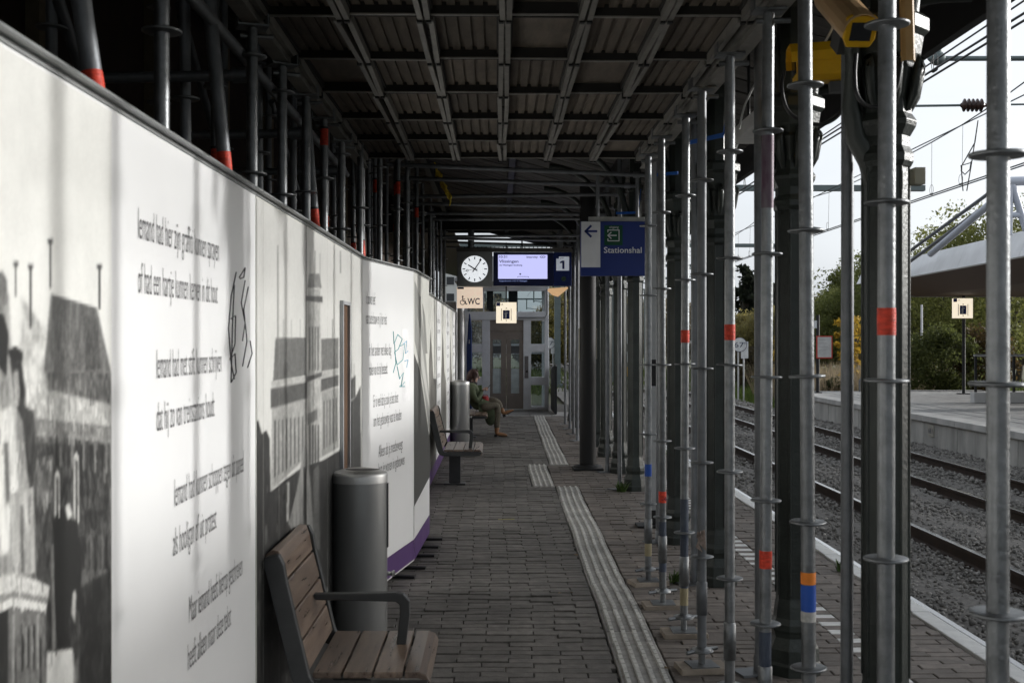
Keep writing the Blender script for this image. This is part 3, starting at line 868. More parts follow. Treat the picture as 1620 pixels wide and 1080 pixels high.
# ledgers and braces behind the hoarding
for k, z in enumerate((2.98,)):
    stube((-1.08, 1.5, z), (-1.12, 8.6, z), 'long dark ledger tube running behind the hoarding poles', None, m=galv_dark)
for k, y in enumerate((3.6, 5.0, 6.4, 7.8)):
    stube((-1.05, y + .04, 2.9), (-2.6, y + .1, 2.88), f'{ORD[k]} short tube from the hoarding poles to the building', 'transom tubes', m=galv_dark)
for k, (y0, y1) in enumerate(((1.6, 4.1), (4.1, 5.9), (6.4, 8.6), (9.0, 12.5))):
    stube((-1.75, y0, 3.6), (-1.72, y1, 1.9), f'{ORD[k]} diagonal brace tube sloping down behind the hoarding', 'diagonal brace tubes', m=galv_dark)
# blue straps tied between poles
for pts, lab in (([at(1088, 247, 7.3), at(1091, 226, 7.3), at(1145, 214, 6.7), at(1149, 192, 6.7)], 'blue strap tied between the poles near the ceiling edge'), ([at(1040, 277, 9.6), at(1073, 274, 9.4)], 'short blue strap tied behind the far ceiling corner'), ([at(975, 338, 13.4), at(1010, 337, 13.2), at(1014, 300, 13.2)], 'blue strap just above the hanging station hall sign')):
    b = MB()
    for q in range(len(pts) - 1): b.bar(pts[q], pts[q + 1], .006, .026, up=(0, 0, 1))
    tag(b.build('blue_strap', mat('strap_blue', (.01, .10, .42), .6)), lab, 'strap')
# yellow sheet hung in the scaffold, its colour brightened to stand for sunlight
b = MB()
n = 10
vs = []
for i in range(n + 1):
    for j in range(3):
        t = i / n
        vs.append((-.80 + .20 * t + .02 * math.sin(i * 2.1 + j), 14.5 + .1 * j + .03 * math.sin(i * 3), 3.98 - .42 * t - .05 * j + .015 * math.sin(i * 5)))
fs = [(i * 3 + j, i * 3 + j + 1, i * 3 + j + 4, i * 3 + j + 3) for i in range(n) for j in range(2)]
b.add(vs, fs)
o = b.build('yellow_tarpaulin', mat('tarp_sun_yellow', (.85, .60, .05), .6, 0, .3, 30, .3, 30))
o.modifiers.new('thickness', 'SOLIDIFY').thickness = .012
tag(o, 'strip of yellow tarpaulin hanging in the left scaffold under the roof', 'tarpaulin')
# ================================================================== HOARDING
hoard = empty('site_hoarding', (-.9, 0, 0), 'tall printed construction hoarding of white and photo panels along the walkway', 'hoarding')
HT, HB = 2.305, .04
def attr_mat(name, rough=.45, var=.25, scale=9):
    m = bpy.data.materials.new(name); m.use_nodes = True
    t = m.node_tree; N, L = t.nodes, t.links; b = N['Principled BSDF']
    b.inputs['Roughness'].default_value = rough
    at_ = N.new('ShaderNodeAttribute'); at_.attribute_name = 'Col'
    tc_ = N.new('ShaderNodeTexCoord'); mp_ = N.new('ShaderNodeMapping'); mp_.inputs['Scale'].default_value = (1, 1.2, .8)
    n_ = N.new('ShaderNodeTexNoise'); n_.inputs['Scale'].default_value = scale; n_.inputs['Detail'].default_value = 7; n_.inputs['Roughness'].default_value = .65
    L.new(tc_.outputs['Object'], mp_.inputs['Vector']); L.new(mp_.outputs['Vector'], n_.inputs['Vector'])
    mr = N.new('ShaderNodeMapRange'); mr.inputs['From Min'].default_value = .3; mr.inputs['From Max'].default_value = .7
    mr.inputs['To Min'].default_value = 1 - var; mr.inputs['To Max'].default_value = 1 + var
    L.new(n_.outputs['Fac'], mr.inputs['Value'])
    vm = N.new('ShaderNodeVectorMath'); vm.operation = 'SCALE'
    L.new(at_.outputs['Color'], vm.inputs[0]); L.new(mr.outputs['Result'], vm.inputs['Scale'])
    L.new(vm.outputs[0], b.inputs['Base Color'])
    return m
print_m = attr_mat('printed_photograph', .45, .05, 14)
white_board = mat('hoarding_white', (.86, .865, .86), .38, 0, .025, 1.2, 0, grime=.05, spec=.45)
grey_board = mat('hoarding_photo_ground', (.66, .66, .61), .4, 0, .06, 2.0)
trim_m = mat('hoarding_trim', (.30, .31, .31), .45, .5, .1, 6)
purple_m = mat('hoarding_purple', (.085, .035, .15), .45, 0, .08, 3)
letter_m = mat('hoarding_lettering', (.10, .10, .105), .6)

class Panel:
    def __init__(s, a, b_, board, thick=.045):
        s.a, s.b = Vector((*a, 0)), Vector((*b_, 0))
        s.u = (s.b - s.a).normalized(); s.L = (s.b - s.a).length
        s.n = s.u.cross(Vector((0, 0, 1)))            # faces the walkway
        mb = MB()
        c = [s.a, s.b, s.b - s.n * thick, s.a - s.n * thick]
        vs = [p + Vector((0, 0, z)) for z in (HB, HT) for p in c]
        mb.add(vs, [(3, 2, 1, 0), (4, 5, 6, 7), (0, 1, 5, 4), (1, 2, 6, 5), (2, 3, 7, 6), (3, 0, 4, 7)])
        o = mb.build('panel', board); o.parent = hoard; o.location = -hoard.location
        s.o = o
        t = MB()                                       # metal edge trim on top
        t.bar(s.a + s.n * .004 + Vector((0, 0, HT + .003)), s.b + s.n * .004 + Vector((0, 0, HT + .003)), thick + .004, .006)
        t.bar(s.a + s.n * .003 + Vector((0, 0, HT - .010)), s.b + s.n * .003 + Vector((0, 0, HT - .010)), .004, .006)
        t.build('top_trim', trim_m, o)
    def hit(s, px, py, lift=.0012):
        d = Vector(((px - VPX) / FP, 1, (HOR - py) / FP)); c = Vector((0, 0, 1.75))
        t = (s.a - c).dot(s.n) / d.dot(s.n)
        return c + d * t + s.n * lift
    def pt(s, t, z, lift=.0012):
        return s.a + s.u * t + Vector((0, 0, z)) + s.n * lift
    def strip(s, name, t0, t1, z0, z1, m, lift=.0012):
        b = MB(); b.add([s.pt(t0, z0, lift), s.pt(t1, z0, lift), s.pt(t1, z1, lift), s.pt(t0, z1, lift)], [(0, 1, 2, 3)])
        return b.build(name, m, s.o)
    def joint(s, t):
        return s.strip('joint_strip', t - .006, t + .006, HB, HT, mat('joint_dark', (.05, .05, .05), .6), .0035)
    def photo(s, polys, name='printed_photo'):
        """polys: (grey or rgb, layer, [pixel points]) flat print on the board"""
        vs, fs, cs = [], [], []
        for col_, lay, pts in polys:
            c3 = (col_, col_, col_ * .94) if not isinstance(col_, tuple) else col_
            o_ = len(vs)
            for (x, y) in pts:
                p = s.hit(x, y, .0012 + lay * .0005)
                p.z = max(HB + .002, min(HT - .022, p.z)); vs.append(p)
            fs.append(tuple(range(o_, len(vs)))); cs.append((c3, len(pts)))
        me = bpy.data.meshes.new(name); me.from_pydata(vs, [], fs)
        ca = me.color_attributes.new('Col', 'FLOAT_COLOR', 'CORNER')
        i = 0
        for c3, n_ in cs:
            for _ in range(n_):
                ca.data[i].color = (*c3, 1); i += 1
        me.materials.append(print_m)
        bm = bmesh.new(); bm.from_mesh(me); bmesh.ops.triangulate(bm, faces=bm.faces, ngon_method='EAR_CLIP'); bm.to_mesh(me); bm.free()
        return link(name, me, s.o)
    def fine_print(s, art, t0, t1, nu, nv, name='printed_photo'):
        """dense grid coloured from a drawn greyscale picture: flat print on the board"""
        vs, cs = [], []
        for j in range(nv + 1):
            z = HB + .002 + (HT - .024 - HB) * j / nv
            for i in range(nu + 1):
                t = t0 + (t1 - t0) * (1 - (1 - i / nu) ** 1.0)
                p_ = s.pt(t, z, .0015); vs.append(p_)
                cs.append((VPX + p_.x / p_.y * FP, HOR - (p_.z - 1.75) / p_.y * FP))
        cs = np.array(cs); g_ = art.sample(cs[:, 0], cs[:, 1])
        F_ = np.array([(j * (nu + 1) + i, j * (nu + 1) + i + 1, (j + 1) * (nu + 1) + i + 1, (j + 1) * (nu + 1) + i) for j in range(nv) for i in range(nu)])
        me = bpy.data.meshes.new(name)
        me.vertices.add(len(vs)); me.vertices.foreach_set('co', np.array([tuple(v) for v in vs], dtype=np.float32).ravel())
        me.loops.add(F_.size); me.loops.foreach_set('vertex_index', F_.ravel().astype(np.int32))
        me.polygons.add(len(F_)); me.polygons.foreach_set('loop_start', np.arange(0, F_.size, 4, dtype=np.int32))
        me.update(calc_edges=True)
        ca = me.color_attributes.new('Col', 'FLOAT_COLOR', 'POINT')
        rgba = np.stack([g_, g_, g_ * .95, np.ones_like(g_)], 1).astype(np.float32)
        ca.data.foreach_set('color', rgba.ravel())
        me.materials.append(print_m)
        return link(name, me, s.o)
    def line(s, body, p_start, t_len, size, m=letter_m, bold=0.0):
        return text('lettering', body, size, m, s.o, p_start, s.u, (0, 0, 1), width=t_len, bold=-.0012)
    def scrawl(s, name, pts, w, m, lift=.002):
        b = MB()
        P_ = [s.hit(x, y, lift) for x, y in pts]
        b.tube(P_, w, 5); return b.build(name, m, s.o)

class Art:
    """greyscale picture drawn with soft polygons and grain, addressed in picture units"""
    def __init__(s, x0, x1, y0, y1, res, base, seed):
        s.x0, s.y0, s.res = x0, y0, res
        s.w, s.h = int((x1 - x0) * res), int((y1 - y0) * res)
        s.a = np.full((s.h, s.w), base, float); s.rg = np.random.default_rng(seed)
        yy, xx = np.mgrid[0:s.h, 0:s.w]; s.X = xx / res + x0; s.Y = yy / res + y0
    def noise(s, cx, cy):
        g_ = s.rg.uniform(-1, 1, (int(s.h / (cy * s.res)) + 3, int(s.w / (cx * s.res)) + 3))
        u = (np.arange(s.w) / (cx * s.res)); v = (np.arange(s.h) / (cy * s.res))
        ui, vi = u.astype(int), v.astype(int); uf, vf = u - ui, v - vi
        uf = uf * uf * (3 - 2 * uf); vf = vf * vf * (3 - 2 * vf)
        A_ = g_[vi][:, ui]; B_ = g_[vi][:, ui + 1]; C_ = g_[vi + 1][:, ui]; D_ = g_[vi + 1][:, ui + 1]
        return (A_ * (1 - uf) + B_ * uf) * (1 - vf)[:, None] + (C_ * (1 - uf) + D_ * uf) * vf[:, None]
    def mask(s, pts):
        m = np.zeros((s.h, s.w), bool); n = len(pts)
        for i in range(n):
            (xa, ya), (xb, yb) = pts[i], pts[(i + 1) % n]
            if ya == yb: continue
            c_ = ((s.Y >= min(ya, yb)) & (s.Y < max(ya, yb))) & (s.X < (xb - xa) * (s.Y - ya) / (yb - ya) + xa)
            m ^= c_
        return m
    def poly(s, tone, pts, grain=.0, cx=2.0, cy=8.0, soft=1.0):
        m = s.blur(s.mask(pts).astype(float), soft) if soft else s.mask(pts)
        t = tone * (1 + grain * (s.noise(cx, cy) * .65 + s.noise(cx * 3, cy * 2.5) * .5)) if grain else tone
        s.a = s.a * (1 - m) + t * m
    def blur(s, a, r):
        k = max(1, int(round(r * s.res)))               # two box passes
        for _ in range(2):
            for ax in (0, 1):
                w_ = [(0, 0), (0, 0)]; w_[ax] = (k + 1, k)
                c_ = np.cumsum(np.pad(a, w_, mode='edge'), axis=ax)
                n_ = a.shape[ax]
                hi = np.take(c_, np.arange(2 * k + 1, 2 * k + 1 + n_), axis=ax); lo = np.take(c_, np.arange(0, n_), axis=ax)
                a = (hi - lo) / (2 * k + 1)
        return a
    def sample(s, px, py):
        u = np.clip((px - s.x0) * s.res, 0, s.w - 1.001); v = np.clip((py - s.y0) * s.res, 0, s.h - 1.001)
        ui, vi = u.astype(int), v.astype(int); uf, vf = u - ui, v - vi
        a = s.a
        return np.clip(a[vi, ui] * (1 - uf) * (1 - vf) + a[vi, ui + 1] * uf * (1 - vf) + a[vi + 1, ui] * (1 - uf) * vf + a[vi + 1, ui + 1] * uf * vf, .02, .9)

P1 = Panel((-.9, -1.5), (-.9, 4.325), white_board)
P2 = Panel((-.9, 4.335), (-.9, 7.70), grey_board)
P3 = Panel((-.9, 7.72), (-.66, 9.10), white_board)
P4 = Panel((-.66, 9.11), (-.617, 10.4), grey_board)
P5 = Panel((-.617, 10.42), (-.80, 10.62), white_board)
Ys = [10.64, 13.4, 15.3, 16.5, 18.2, 19.4, 20.6, 22.0]
FAR = []
for i in range(len(Ys) - 1):
    FAR.append(Panel((-.81, Ys[i]), (-.81, Ys[i + 1] - .01), [white_board, grey_board][i % 2]))

# --- panel one: lettering, at the places where it stands on the board
def L1(body, y0, z, y1, size=.115):
    P1.line(body, (-.8985, y0, z), y1 - y0, size)
k_ = 1840 / 1640
for body, xs0, yb, xs1 in (
        ('Iemand had hier zijn graffiti kunnen sprayen', 220, 379, 347), ('of had een hartje kunnen kerven in dit hout', 220, 465, 345),
        ('Iemand had met stift kunnen schrijven', 249, 600, 351), ('dat hij zo van treinstations houdt', 249, 683, 340),
        ('Iemand had kunnen schoppen tegen dit paneel', 277, 802, 386), ('als hooligan of uit protest', 275, 880, 343),
        ('Maar iemand heeft hierop geschreven', 300, 985, 384), ('heeft alleen maar deze tekst', 298, 1060, 366)):
    y0, y1 = 1656 / (VPX - xs0), 1656 / (VPX - xs1)
    L1(body, y0, zy(yb, y0), y1)
# marker scrawl
mk_m = mat('marker_ink', (.03, .03, .035), .5)
for pts in ([(374, 432), (366, 470), (362, 520), (366, 575), (371, 600)], [(366, 505), (373, 500), (372, 545), (364, 570), (372, 560), (374, 590), (367, 604)],
            [(371, 452), (368, 520), (366, 606)], [(379, 440), (388, 425), (386, 440), (380, 442)], [(388, 445), (382, 480), (388, 512), (384, 540)], [(393, 455), (386, 490), (391, 540), (384, 580)], [(396, 540), (399, 560), (392, 582)]):
    P1.scrawl('marker_scrawl', pts, .0022, mk_m)
# photo print at the near end: statue, old house with steep roof, pedestal and figures
A1 = Art(-60, 184, 20, 1300, 1.5, .80, 31)
A1.a *= 1 + .03 * A1.noise(30, 60)
A1.poly(.26, [(-60, 640), (40, 600), (74, 588), (178, 588), (184, 1300), (-60, 1300)], .55, 3, 14)
A1.poly(.62, [(38, 470), (74, 520), (76, 640), (30, 660), (34, 540)], .25, 4, 12, 3)
A1.poly(.27, [(84, 466), (156, 488), (178, 588), (72, 590)], .30, 2, 16)
A1.poly(.20, [(134, 500), (156, 505), (164, 585), (138, 588)], .35, 2, 10)
A1.poly(.56, [(60, 612), (178, 640), (178, 676), (60, 662)], .22, 3, 8, 2)
A1.poly(.38, [(62, 664), (178, 678), (178, 700), (62, 690)], .4, 3, 6)
A1.poly(.15, [(60, 700), (176, 704), (176, 900), (58, 900)], .75, 2.2, 10)
A1.poly(.27, [(60, 724), (88, 720), (88, 792), (62, 800)], .5, 2, 8)
for i in range(14):
    x = 92 + i * 6.0
    A1.poly([.07, .34, .12][i % 3], [(x, 690 + i), (x + 2.6, 690 + i), (x + 2.6, 738 + i), (x, 736 + i)], 0, soft=.5)
    A1.poly([.30, .08, .22][i % 3], [(x, 846), (x + 2.2, 846), (x + 2.2, 896), (x, 900)], 0, soft=.5)
A1.poly(.10, [(126, 930), (178, 900), (178, 1300), (132, 1300)], .6, 4, 20, 2)
A1.poly(.13, [(60, 900), (130, 900), (126, 1040), (70, 1040)], .6, 3, 12)
for (x, y0, y1, w_) in ((83, 384, 458, 2.6), (52, 424, 520, 3), (160, 424, 490, 3.2), (29, 420, 470, 2)):
    A1.poly(.12, [(x - w_ / 2, y0), (x + w_ / 2, y0), (x + w_ / 2, y1), (x - w_ / 2, y1)], .2, soft=.6)
    A1.poly(.10, [(x - 4, y0 - 4), (x + 4, y0 - 4), (x + 3, y0 + 4), (x - 3, y0 + 4)], 0, soft=1)
# statue group
A1.poly(.45, [(-60, 470), (4, 430), (18, 470), (22, 560), (44, 620), (56, 760), (52, 910), (-60, 910)], .35, 4, 30, 2)
A1.poly(.30, [(0, 434), (8, 430), (15, 444), (15, 480), (4, 492)], .3, soft=1.5)
A1.poly(.05, [(0, 496), (10, 500), (18, 530), (14, 596), (2, 580)], .3, soft=1.5)
A1.poly(.06, [(15, 556), (28, 548), (40, 558), (40, 572), (24, 576)], .2, soft=1.2)
A1.poly(.10, [(20, 572), (38, 572), (44, 620), (40, 668), (28, 640)], .4, 2, 12, 1.5)
A1.poly(.48, [(25, 588), (33, 586), (34, 640), (26, 650)], .2, soft=1.5)
A1.poly(.72, [(-10, 660), (24, 640), (34, 760), (38, 860), (4, 880), (-20, 760)], .22, 3, 40, 3)
A1.poly(.14, [(38, 640), (56, 650), (62, 720), (54, 790), (46, 740)], .4, 2, 16, 1.5)
A1.poly(.20, [(10, 700), (16, 700), (20, 790), (14, 800)], .2, soft=2)
A1.poly(.52, [(20, 780), (56, 770), (60, 905), (18, 910)], .25, 3, 30, 1.5)
A1.poly(.22, [(36, 800), (40, 800), (42, 906), (37, 906)], .2, soft=1)
# people with arches
for (x, y0, y1) in ((94, 742, 850), (124, 714, 850)):
    A1.poly(.62, [(x - 4, y0 + 8), (x, y0), (x + 4, y0 + 8), (x + 4, y1), (x + 1.6, y1), (x + 1.6, y0 + 14), (x - 1.6, y0 + 14), (x - 1.6, y1), (x - 4, y1)], .2, soft=.9)
A1.poly(.05, [(88, 820), (104, 800), (112, 830), (116, 920), (108, 1020), (92, 1025), (86, 930)], .5, 2, 14, 1.2)
A1.poly(.04, [(112, 812), (126, 826), (134, 880), (128, 960), (116, 980), (110, 900)], .5, 2, 14, 1.2)
A1.poly(.70, [(106, 800), (113, 794), (118, 815), (110, 822)], .1, soft=1)
A1.poly(.60, [(118, 936), (124, 930), (122, 985), (116, 970)], .1, soft=1)
A1.poly(.34, [(84, 860), (88, 860), (92, 1025), (86, 1025)], .2, soft=.8)
# pedestal with cornice
A1.poly(.66, [(-60, 930), (26, 905), (60, 916), (82, 926), (80, 945), (26, 934), (-60, 960)], .15, 3, 4, 1)
A1.poly(.40, [(-60, 958), (26, 934), (80, 946), (78, 952), (26, 944), (-60, 972)], .15, soft=.6)
A1.poly(.72, [(-60, 972), (26, 944), (78, 953), (76, 966), (24, 958), (-60, 990)], .12, soft=.8)
A1.poly(.08, [(-60, 990), (18, 962), (18, 1300), (-60, 1300)], .5, 4, 20, 1.2)
A1.poly(.30, [(18, 960), (76, 968), (72, 1300), (18, 1300)], .25, 3, 16, 1)
for (x, y0, y1, t_) in ((38, 985, 1060, .08), (44, 990, 1050, .45), (47, 990, 1055, .07), (53, 990, 1050, .4), (56, 985, 1058, .08), (26, 1010, 1090, .1), (66, 1008, 1090, .1), (24, 970, 1300, .5), (62, 970, 1300, .46)):
    A1.poly(t_, [(x, y0), (x + 3, y0), (x + 3, y1), (x, y1)], .2, soft=.6)
A1.poly(.74, [(78, 1030), (118, 1024), (132, 1300), (70, 1300)], .08, 4, 20, 1.5)
A1.a *= 1 + .16 * A1.noise(2.2, 3.5) * np.clip(1.25 - A1.a / .7, 0.02, 1)
A1.a = .8 * (A1.a / .8) ** 1.65
for i in range(420):                         # twigs, railings and faces too small to name
    x = A1.rg.uniform(-5, 176); y = A1.rg.uniform(600, 1090); h_ = A1.rg.uniform(3, 26); w_ = A1.rg.uniform(.8, 2.6)
    t_ = float(A1.sample(np.array([x]), np.array([y]))[0]) * float(A1.rg.choice([.45, .65, 1.5, 1.9]))
    x0_, x1_, y0_, y1_ = [int(q) for q in ((x + 60) * 1.5, (x + 60 + w_) * 1.5 + 1, (y - 20) * 1.5, (y - 20 + h_) * 1.5)]
    A1.a[y0_:y1_, x0_:x1_] = A1.a[y0_:y1_, x0_:x1_] * .35 + min(.75, t_) * .65
P1.fine_print(A1, 3.45, 1656 / (VPX - 178) + 1.5, 210, 420)
# the lower corner of this print ends at a white margin
# --- panel two: printed old station with tower
def C6(*pts): return [(400 + x / 2.25, 380 + y / 2.25) for x, y in pts]
ph = [(.055, 1, C6((8, 655), (22, 640), (34, 690), (50, 676), (62, 706), (66, 895), (120, 850), (182, 806), (250, 784), (305, 752), (335, 716), (384, 684), (384, 3600), (8, 3600))),
      (.40, 2, C6((70, 590), (192, 568), (192, 772), (66, 892))),
      (.36, 2, C6((246, 540), (306, 525), (306, 738), (246, 772))),
      (.20, 3, C6((82, 350), (190, 348), (190, 482), (74, 502))),
      (.22, 3, C6((244, 352), (306, 350), (306, 458), (244, 470))),
      (.48, 3, C6((68, 503), (192, 482), (246, 470), (306, 458), (306, 478), (246, 492), (192, 503), (68, 528))),
      (.13, 3, C6((66, 530), (192, 505), (246, 494), (306, 480), (306, 520), (246, 540), (192, 565), (66, 600))),
      (.46, 4, C6((197, 176), (241, 176), (246, 772), (194, 802))),
      (.28, 5, C6((202, 122), (238, 122), (246, 172), (195, 172))),
      (.14, 5, C6((190, 200), (250, 202), (250, 224), (190, 218))),
      (.12, 5, C6((194, 488), (247, 470), (247, 486), (194, 506))),
      (.20, 5, C6((196, 620), (232, 600), (232, 640), (196, 660))),
      (.46, 3, C6((335, 500), (366, 480), (366, 700), (335, 720))),
      (.10, 4, C6((338, 510), (366, 482), (366, 560), (338, 575))),
      (.07, 4, C6((335, 590), (366, 560), (384, 520), (384, 1200), (335, 1200))),
      (.33, 6, C6((128, 1010), (168, 850), (182, 738), (192, 740), (204, 860), (216, 1040), (160, 1060))),
      (.10, 7, C6((180, 800), (190, 800), (190, 1050), (180, 1050))),
      (.17, 6, C6((216, 820), (236, 800), (240, 1100), (216, 1100))),
      (.5, 2, C6((120, 865), (132, 860), (130, 1000), (122, 1000)))]
for i in range(8):
    x = 78 + i * 14
    ph.append((.07, 4, C6((x, 640 + (3 - i) * 2), (x + 5, 632 + (3 - i) * 2), (x + 5, 838 - i * 9), (x, 848 - i * 9))))
for i in range(5):
    x = 252 + i * 11
    ph.append((.09, 4, C6((x, 575 - i * 3), (x + 4, 573 - i * 3), (x + 4, 742 - i * 7), (x, 745 - i * 7))))
for i in range(4):
    x = 202 + i * 10
    ph.append((.08, 5, C6((x, 310), (x + 4, 310), (x + 4, 462), (x, 466))))
    ph.append((.08, 5, C6((x, 660), (x + 5, 655), (x + 5, 800), (x, 805))))
for x, y0, y1 in ((204, 45, 176), (222, 40, 122), (240, 50, 176), (110, 282, 350), (139, 285, 350), (169, 283, 350), (284, 282, 352), (312, 40, 120), (90, 20, 350), (349, 440, 500), (361, 440, 490)):
    ph.append((.16, 5, C6((x, y0), (x + 1.6, y0), (x + 1.6, y1), (x, y1))))
A2 = Art(400, 580, 280, 1300, 1.6, .66, 41)
A2.a *= 1 + .03 * A2.noise(25, 40)
for tone, lay, pts in sorted(ph, key=lambda q: q[1]):
    gr = .5 if tone < .1 and lay == 1 else .22
    A2.poly(tone, pts, gr, 2.0, 12 if lay == 1 else 5, .55)
for i in range(90):
    x = A2.rg.uniform(404, 572); y = A2.rg.uniform(745, 1100); h_ = A2.rg.uniform(6, 40); w_ = A2.rg.uniform(.8, 3)
    A2.poly(float(A2.rg.choice([.03, .09, .13, .2])), [(x, y), (x + w_, y - 2), (x + w_, y + h_), (x, y + h_)], .3, soft=.7)
A2.poly(.34, [(452, 900), (470, 780), (482, 706), (486, 706), (492, 770), (497, 850), (500, 980), (452, 1000)], .35, 2, 30, 1)
A2.poly(.07, [(480, 740), (485, 740), (486, 860), (481, 860)], .2, soft=.8)
A2.poly(.05, [(506, 760), (528, 740), (532, 900), (512, 900)], .4, 2, 20, 2)
A2.a *= 1 + .14 * A2.noise(1.6, 2.5) * np.clip(1.25 - A2.a / .6, 0.02, 1)
A2.a = .66 * (A2.a / .66) ** 1.25
P2.fine_print(A2, .01, P2.L - .01, 200, 320)
P2.joint((1656 / (VPX - 484)) - 4.335)
for xj in (415, 440, 517, 558):
    P2.strip('sheet_joint', 1656 / (VPX - xj) - 4.335 - .002, 1656 / (VPX - xj) - 4.335 + .002, HB, HT - .02, mat('sheet_joint', (.36, .36, .33), .5), .006)
# narrow service opening with a timber edge
yA, yB = 1656 / (VPX - 538), 1656 / (VPX - 549)
zt = zy(482, yA)
b = MB(); b.add([P2.pt(yA - 4.335, HB, .007), P2.pt(yB - 4.335, HB, .007), P2.pt(yB - 4.335, zt, .007), P2.pt(yA - 4.335, zt, .007)], [(0, 1, 2, 3)])
sl_o = b.build('service_slot', mat('slot_timber', (.085, .042, .018), .7, 0, .3, 8, stretch=(4, 4, .5)), P2.o)
b = MB()
b.bar(P2.pt(yA - 4.335, HB, .012), P2.pt(yA - 4.335, zt, .012), .02, .03); b.bar(P2.pt(yB - 4.335, HB, .012), P2.pt(yB - 4.335, zt, .012), .02, .03)
b.bar(P2.pt(yA - 4.345, zt + .01, .012), P2.pt(yB - 4.325, zt + .01, .012), .02, .02)
b.build('slot_frame', mat('slot_grey', (.4, .41, .42), .5, .3), sl_o)

# --- panel three
for body, x0, y0, x1 in (
        ('In bouwen leeft', 579, 482, 594), ('naar oude bouw en jij hier reist', 579, 513, 612),
        ('in het ander net elke dag', 584, 564, 619), ('maken van de tijd besteedt', 584, 595, 613),
        ('Er is veel dat je ook je best doet', 591, 645, 630), ('om het gebouwtje vast te houden', 591, 676, 635),
        ('Alleen als je meebeweegt', 599, 724, 637), ('kun je wonen in gebouwen', 599, 752, 640)):
    a_, c_ = P3.hit(x0, y0), P3.hit(x1, y0)
    P3.line(body, (a_.x, a_.y, a_.z), (Vector((c_.x, c_.y, 0)) - Vector((a_.x, a_.y, 0))).length, .125)
teal = mat('teal_marker', (.03, .33, .36), .5); cyan = mat('cyan_marker', (.02, .35, .6), .5)
b = MB(); b.add([P3.hit(636, 521, .0015), P3.hit(649, 522, .0015), P3.hit(649, 634, .0015), P3.hit(637, 636, .0015)], [(0, 1, 2, 3)]); b.build('white_patch', mat('fresh_white', (.88, .88, .88), .4), P3.o)
for pts, m_ in (([(622, 525), (623, 545), (629, 530), (636, 537), (630, 553), (624, 558), (628, 578), (637, 570), (640, 545), (633, 548)], teal), ([(628, 580), (632, 600), (638, 590), (634, 612), (640, 605)], teal),
                ([(638, 545), (643, 540), (641, 560), (645, 556)], cyan), ([(640, 572), (645, 570), (643, 582)], cyan), ([(632, 612), (640, 612)], teal), ([(624, 545), (626, 575), (622, 590)], teal)):
    P3.scrawl('marker_doodle', pts, .003, m_)
# purple foot band with a slanting white edge on panels three and four
P3.strip('foot_band', 0, P3.L, HB, HB + .165, purple_m, .0025)
P3.strip('foot_edge', 0, P3.L, HB, HB + .012, mat('pale_edge', (.6, .6, .6), .5), .004)
P4.strip('foot_band', 0, P4.L, HB, HB + .165, purple_m, .0045)
b = MB(); b.add([P4.pt(0, HB + .165, .0035), P4.pt(P4.L, HB + .165, .0035), P4.pt(P4.L, HB + .5, .0035), P4.pt(0, HB + .42, .0035)], [(0, 1, 2, 3)]); b.build('white_band', white_board, P4.o)
P4.photo([(.065, 1, [(655, 560), (664, 585), (672, 640), (680, 700), (680, 900), (655, 900)]), (.3, 1, [(656, 445), (664, 470), (673, 560), (680, 640), (680, 690), (668, 600), (656, 540)]),
          (.52, 2, [(660, 500), (664, 520), (679, 640), (679, 650), (662, 560)]), (.25, 2, [(668, 480), (672, 500), (676, 560), (672, 560)]), (.1, 3, [(664, 470), (665, 470), (665, 520), (664, 520)])])
FAR[0].photo([(.1, 1, [(680, 600), (690, 600), (690, 760), (680, 760)])])
for i, pnl in enumerate(FAR):
    pnl.strip('foot_band', 0, pnl.L, HB, HB + .165, purple_m, .0025)
    if i % 2 == 0 and i > 0:
        for q in range(8):
            z = 2.0 - q * .14 - (q // 2) * .09
            pnl.line(['een stad die nooit stil staat', 'waar iedereen weer verder reist', 'hier komt straks een nieuwe hal', 'met ruimte voor een lang verhaal'][q % 4], pnl.pt(.2, z, .002), pnl.L * (.55 + .08 * (q % 3)), .115)
    elif i % 2:
        b = MB(); b.add([pnl.pt(.02, .3, .002), pnl.pt(pnl.L - .02, .3, .002), pnl.pt(pnl.L - .02, 1.1, .002), pnl.pt(pnl.L * .6, 1.3, .002), pnl.pt(pnl.L * .3, 1.9, .002), pnl.pt(.02, 1.2, .002)], [(0, 1, 2, 3, 4, 5)])
        b.build('printed_photo', mat('print_dark', (.16, .155, .14), .45, 0, .5, 3), pnl.o)
# black stays under the angled panels
for pnl, ts in ((P3, (.9, 1.25)), (P4, (.35, .75, 1.15))):
    for t in ts:
        b = MB(); p = pnl.pt(t, .012, 0); b.bar(p - pnl.n * .3, p + Vector((.13, 0, 0)), .05, .018); b.build('stay_foot', black_steel, pnl.o)
for x, y in ((632, 520), (640, 860)): pass
# closed end past the hoarding: white cabinet boards and a duct before the lift
cab = empty('white_cabinet', (-.95, 24.0, 0), 'pale tall cabinet standing past the far end of the hoarding', 'cabinet')
b = MB(); b.box(-.5, .12, -.6, .6, 0, 2.55); b.build('body', mat('cabinet_white', (.62, .63, .64), .5, 0, .06, 2), cab, .01)
b = MB(); b.tube([(.2, -.66, 0), (.2, -.66, 2.5)], .07, 14); b.build('duct', mat('duct_white', (.66, .67, .68), .45), cab)
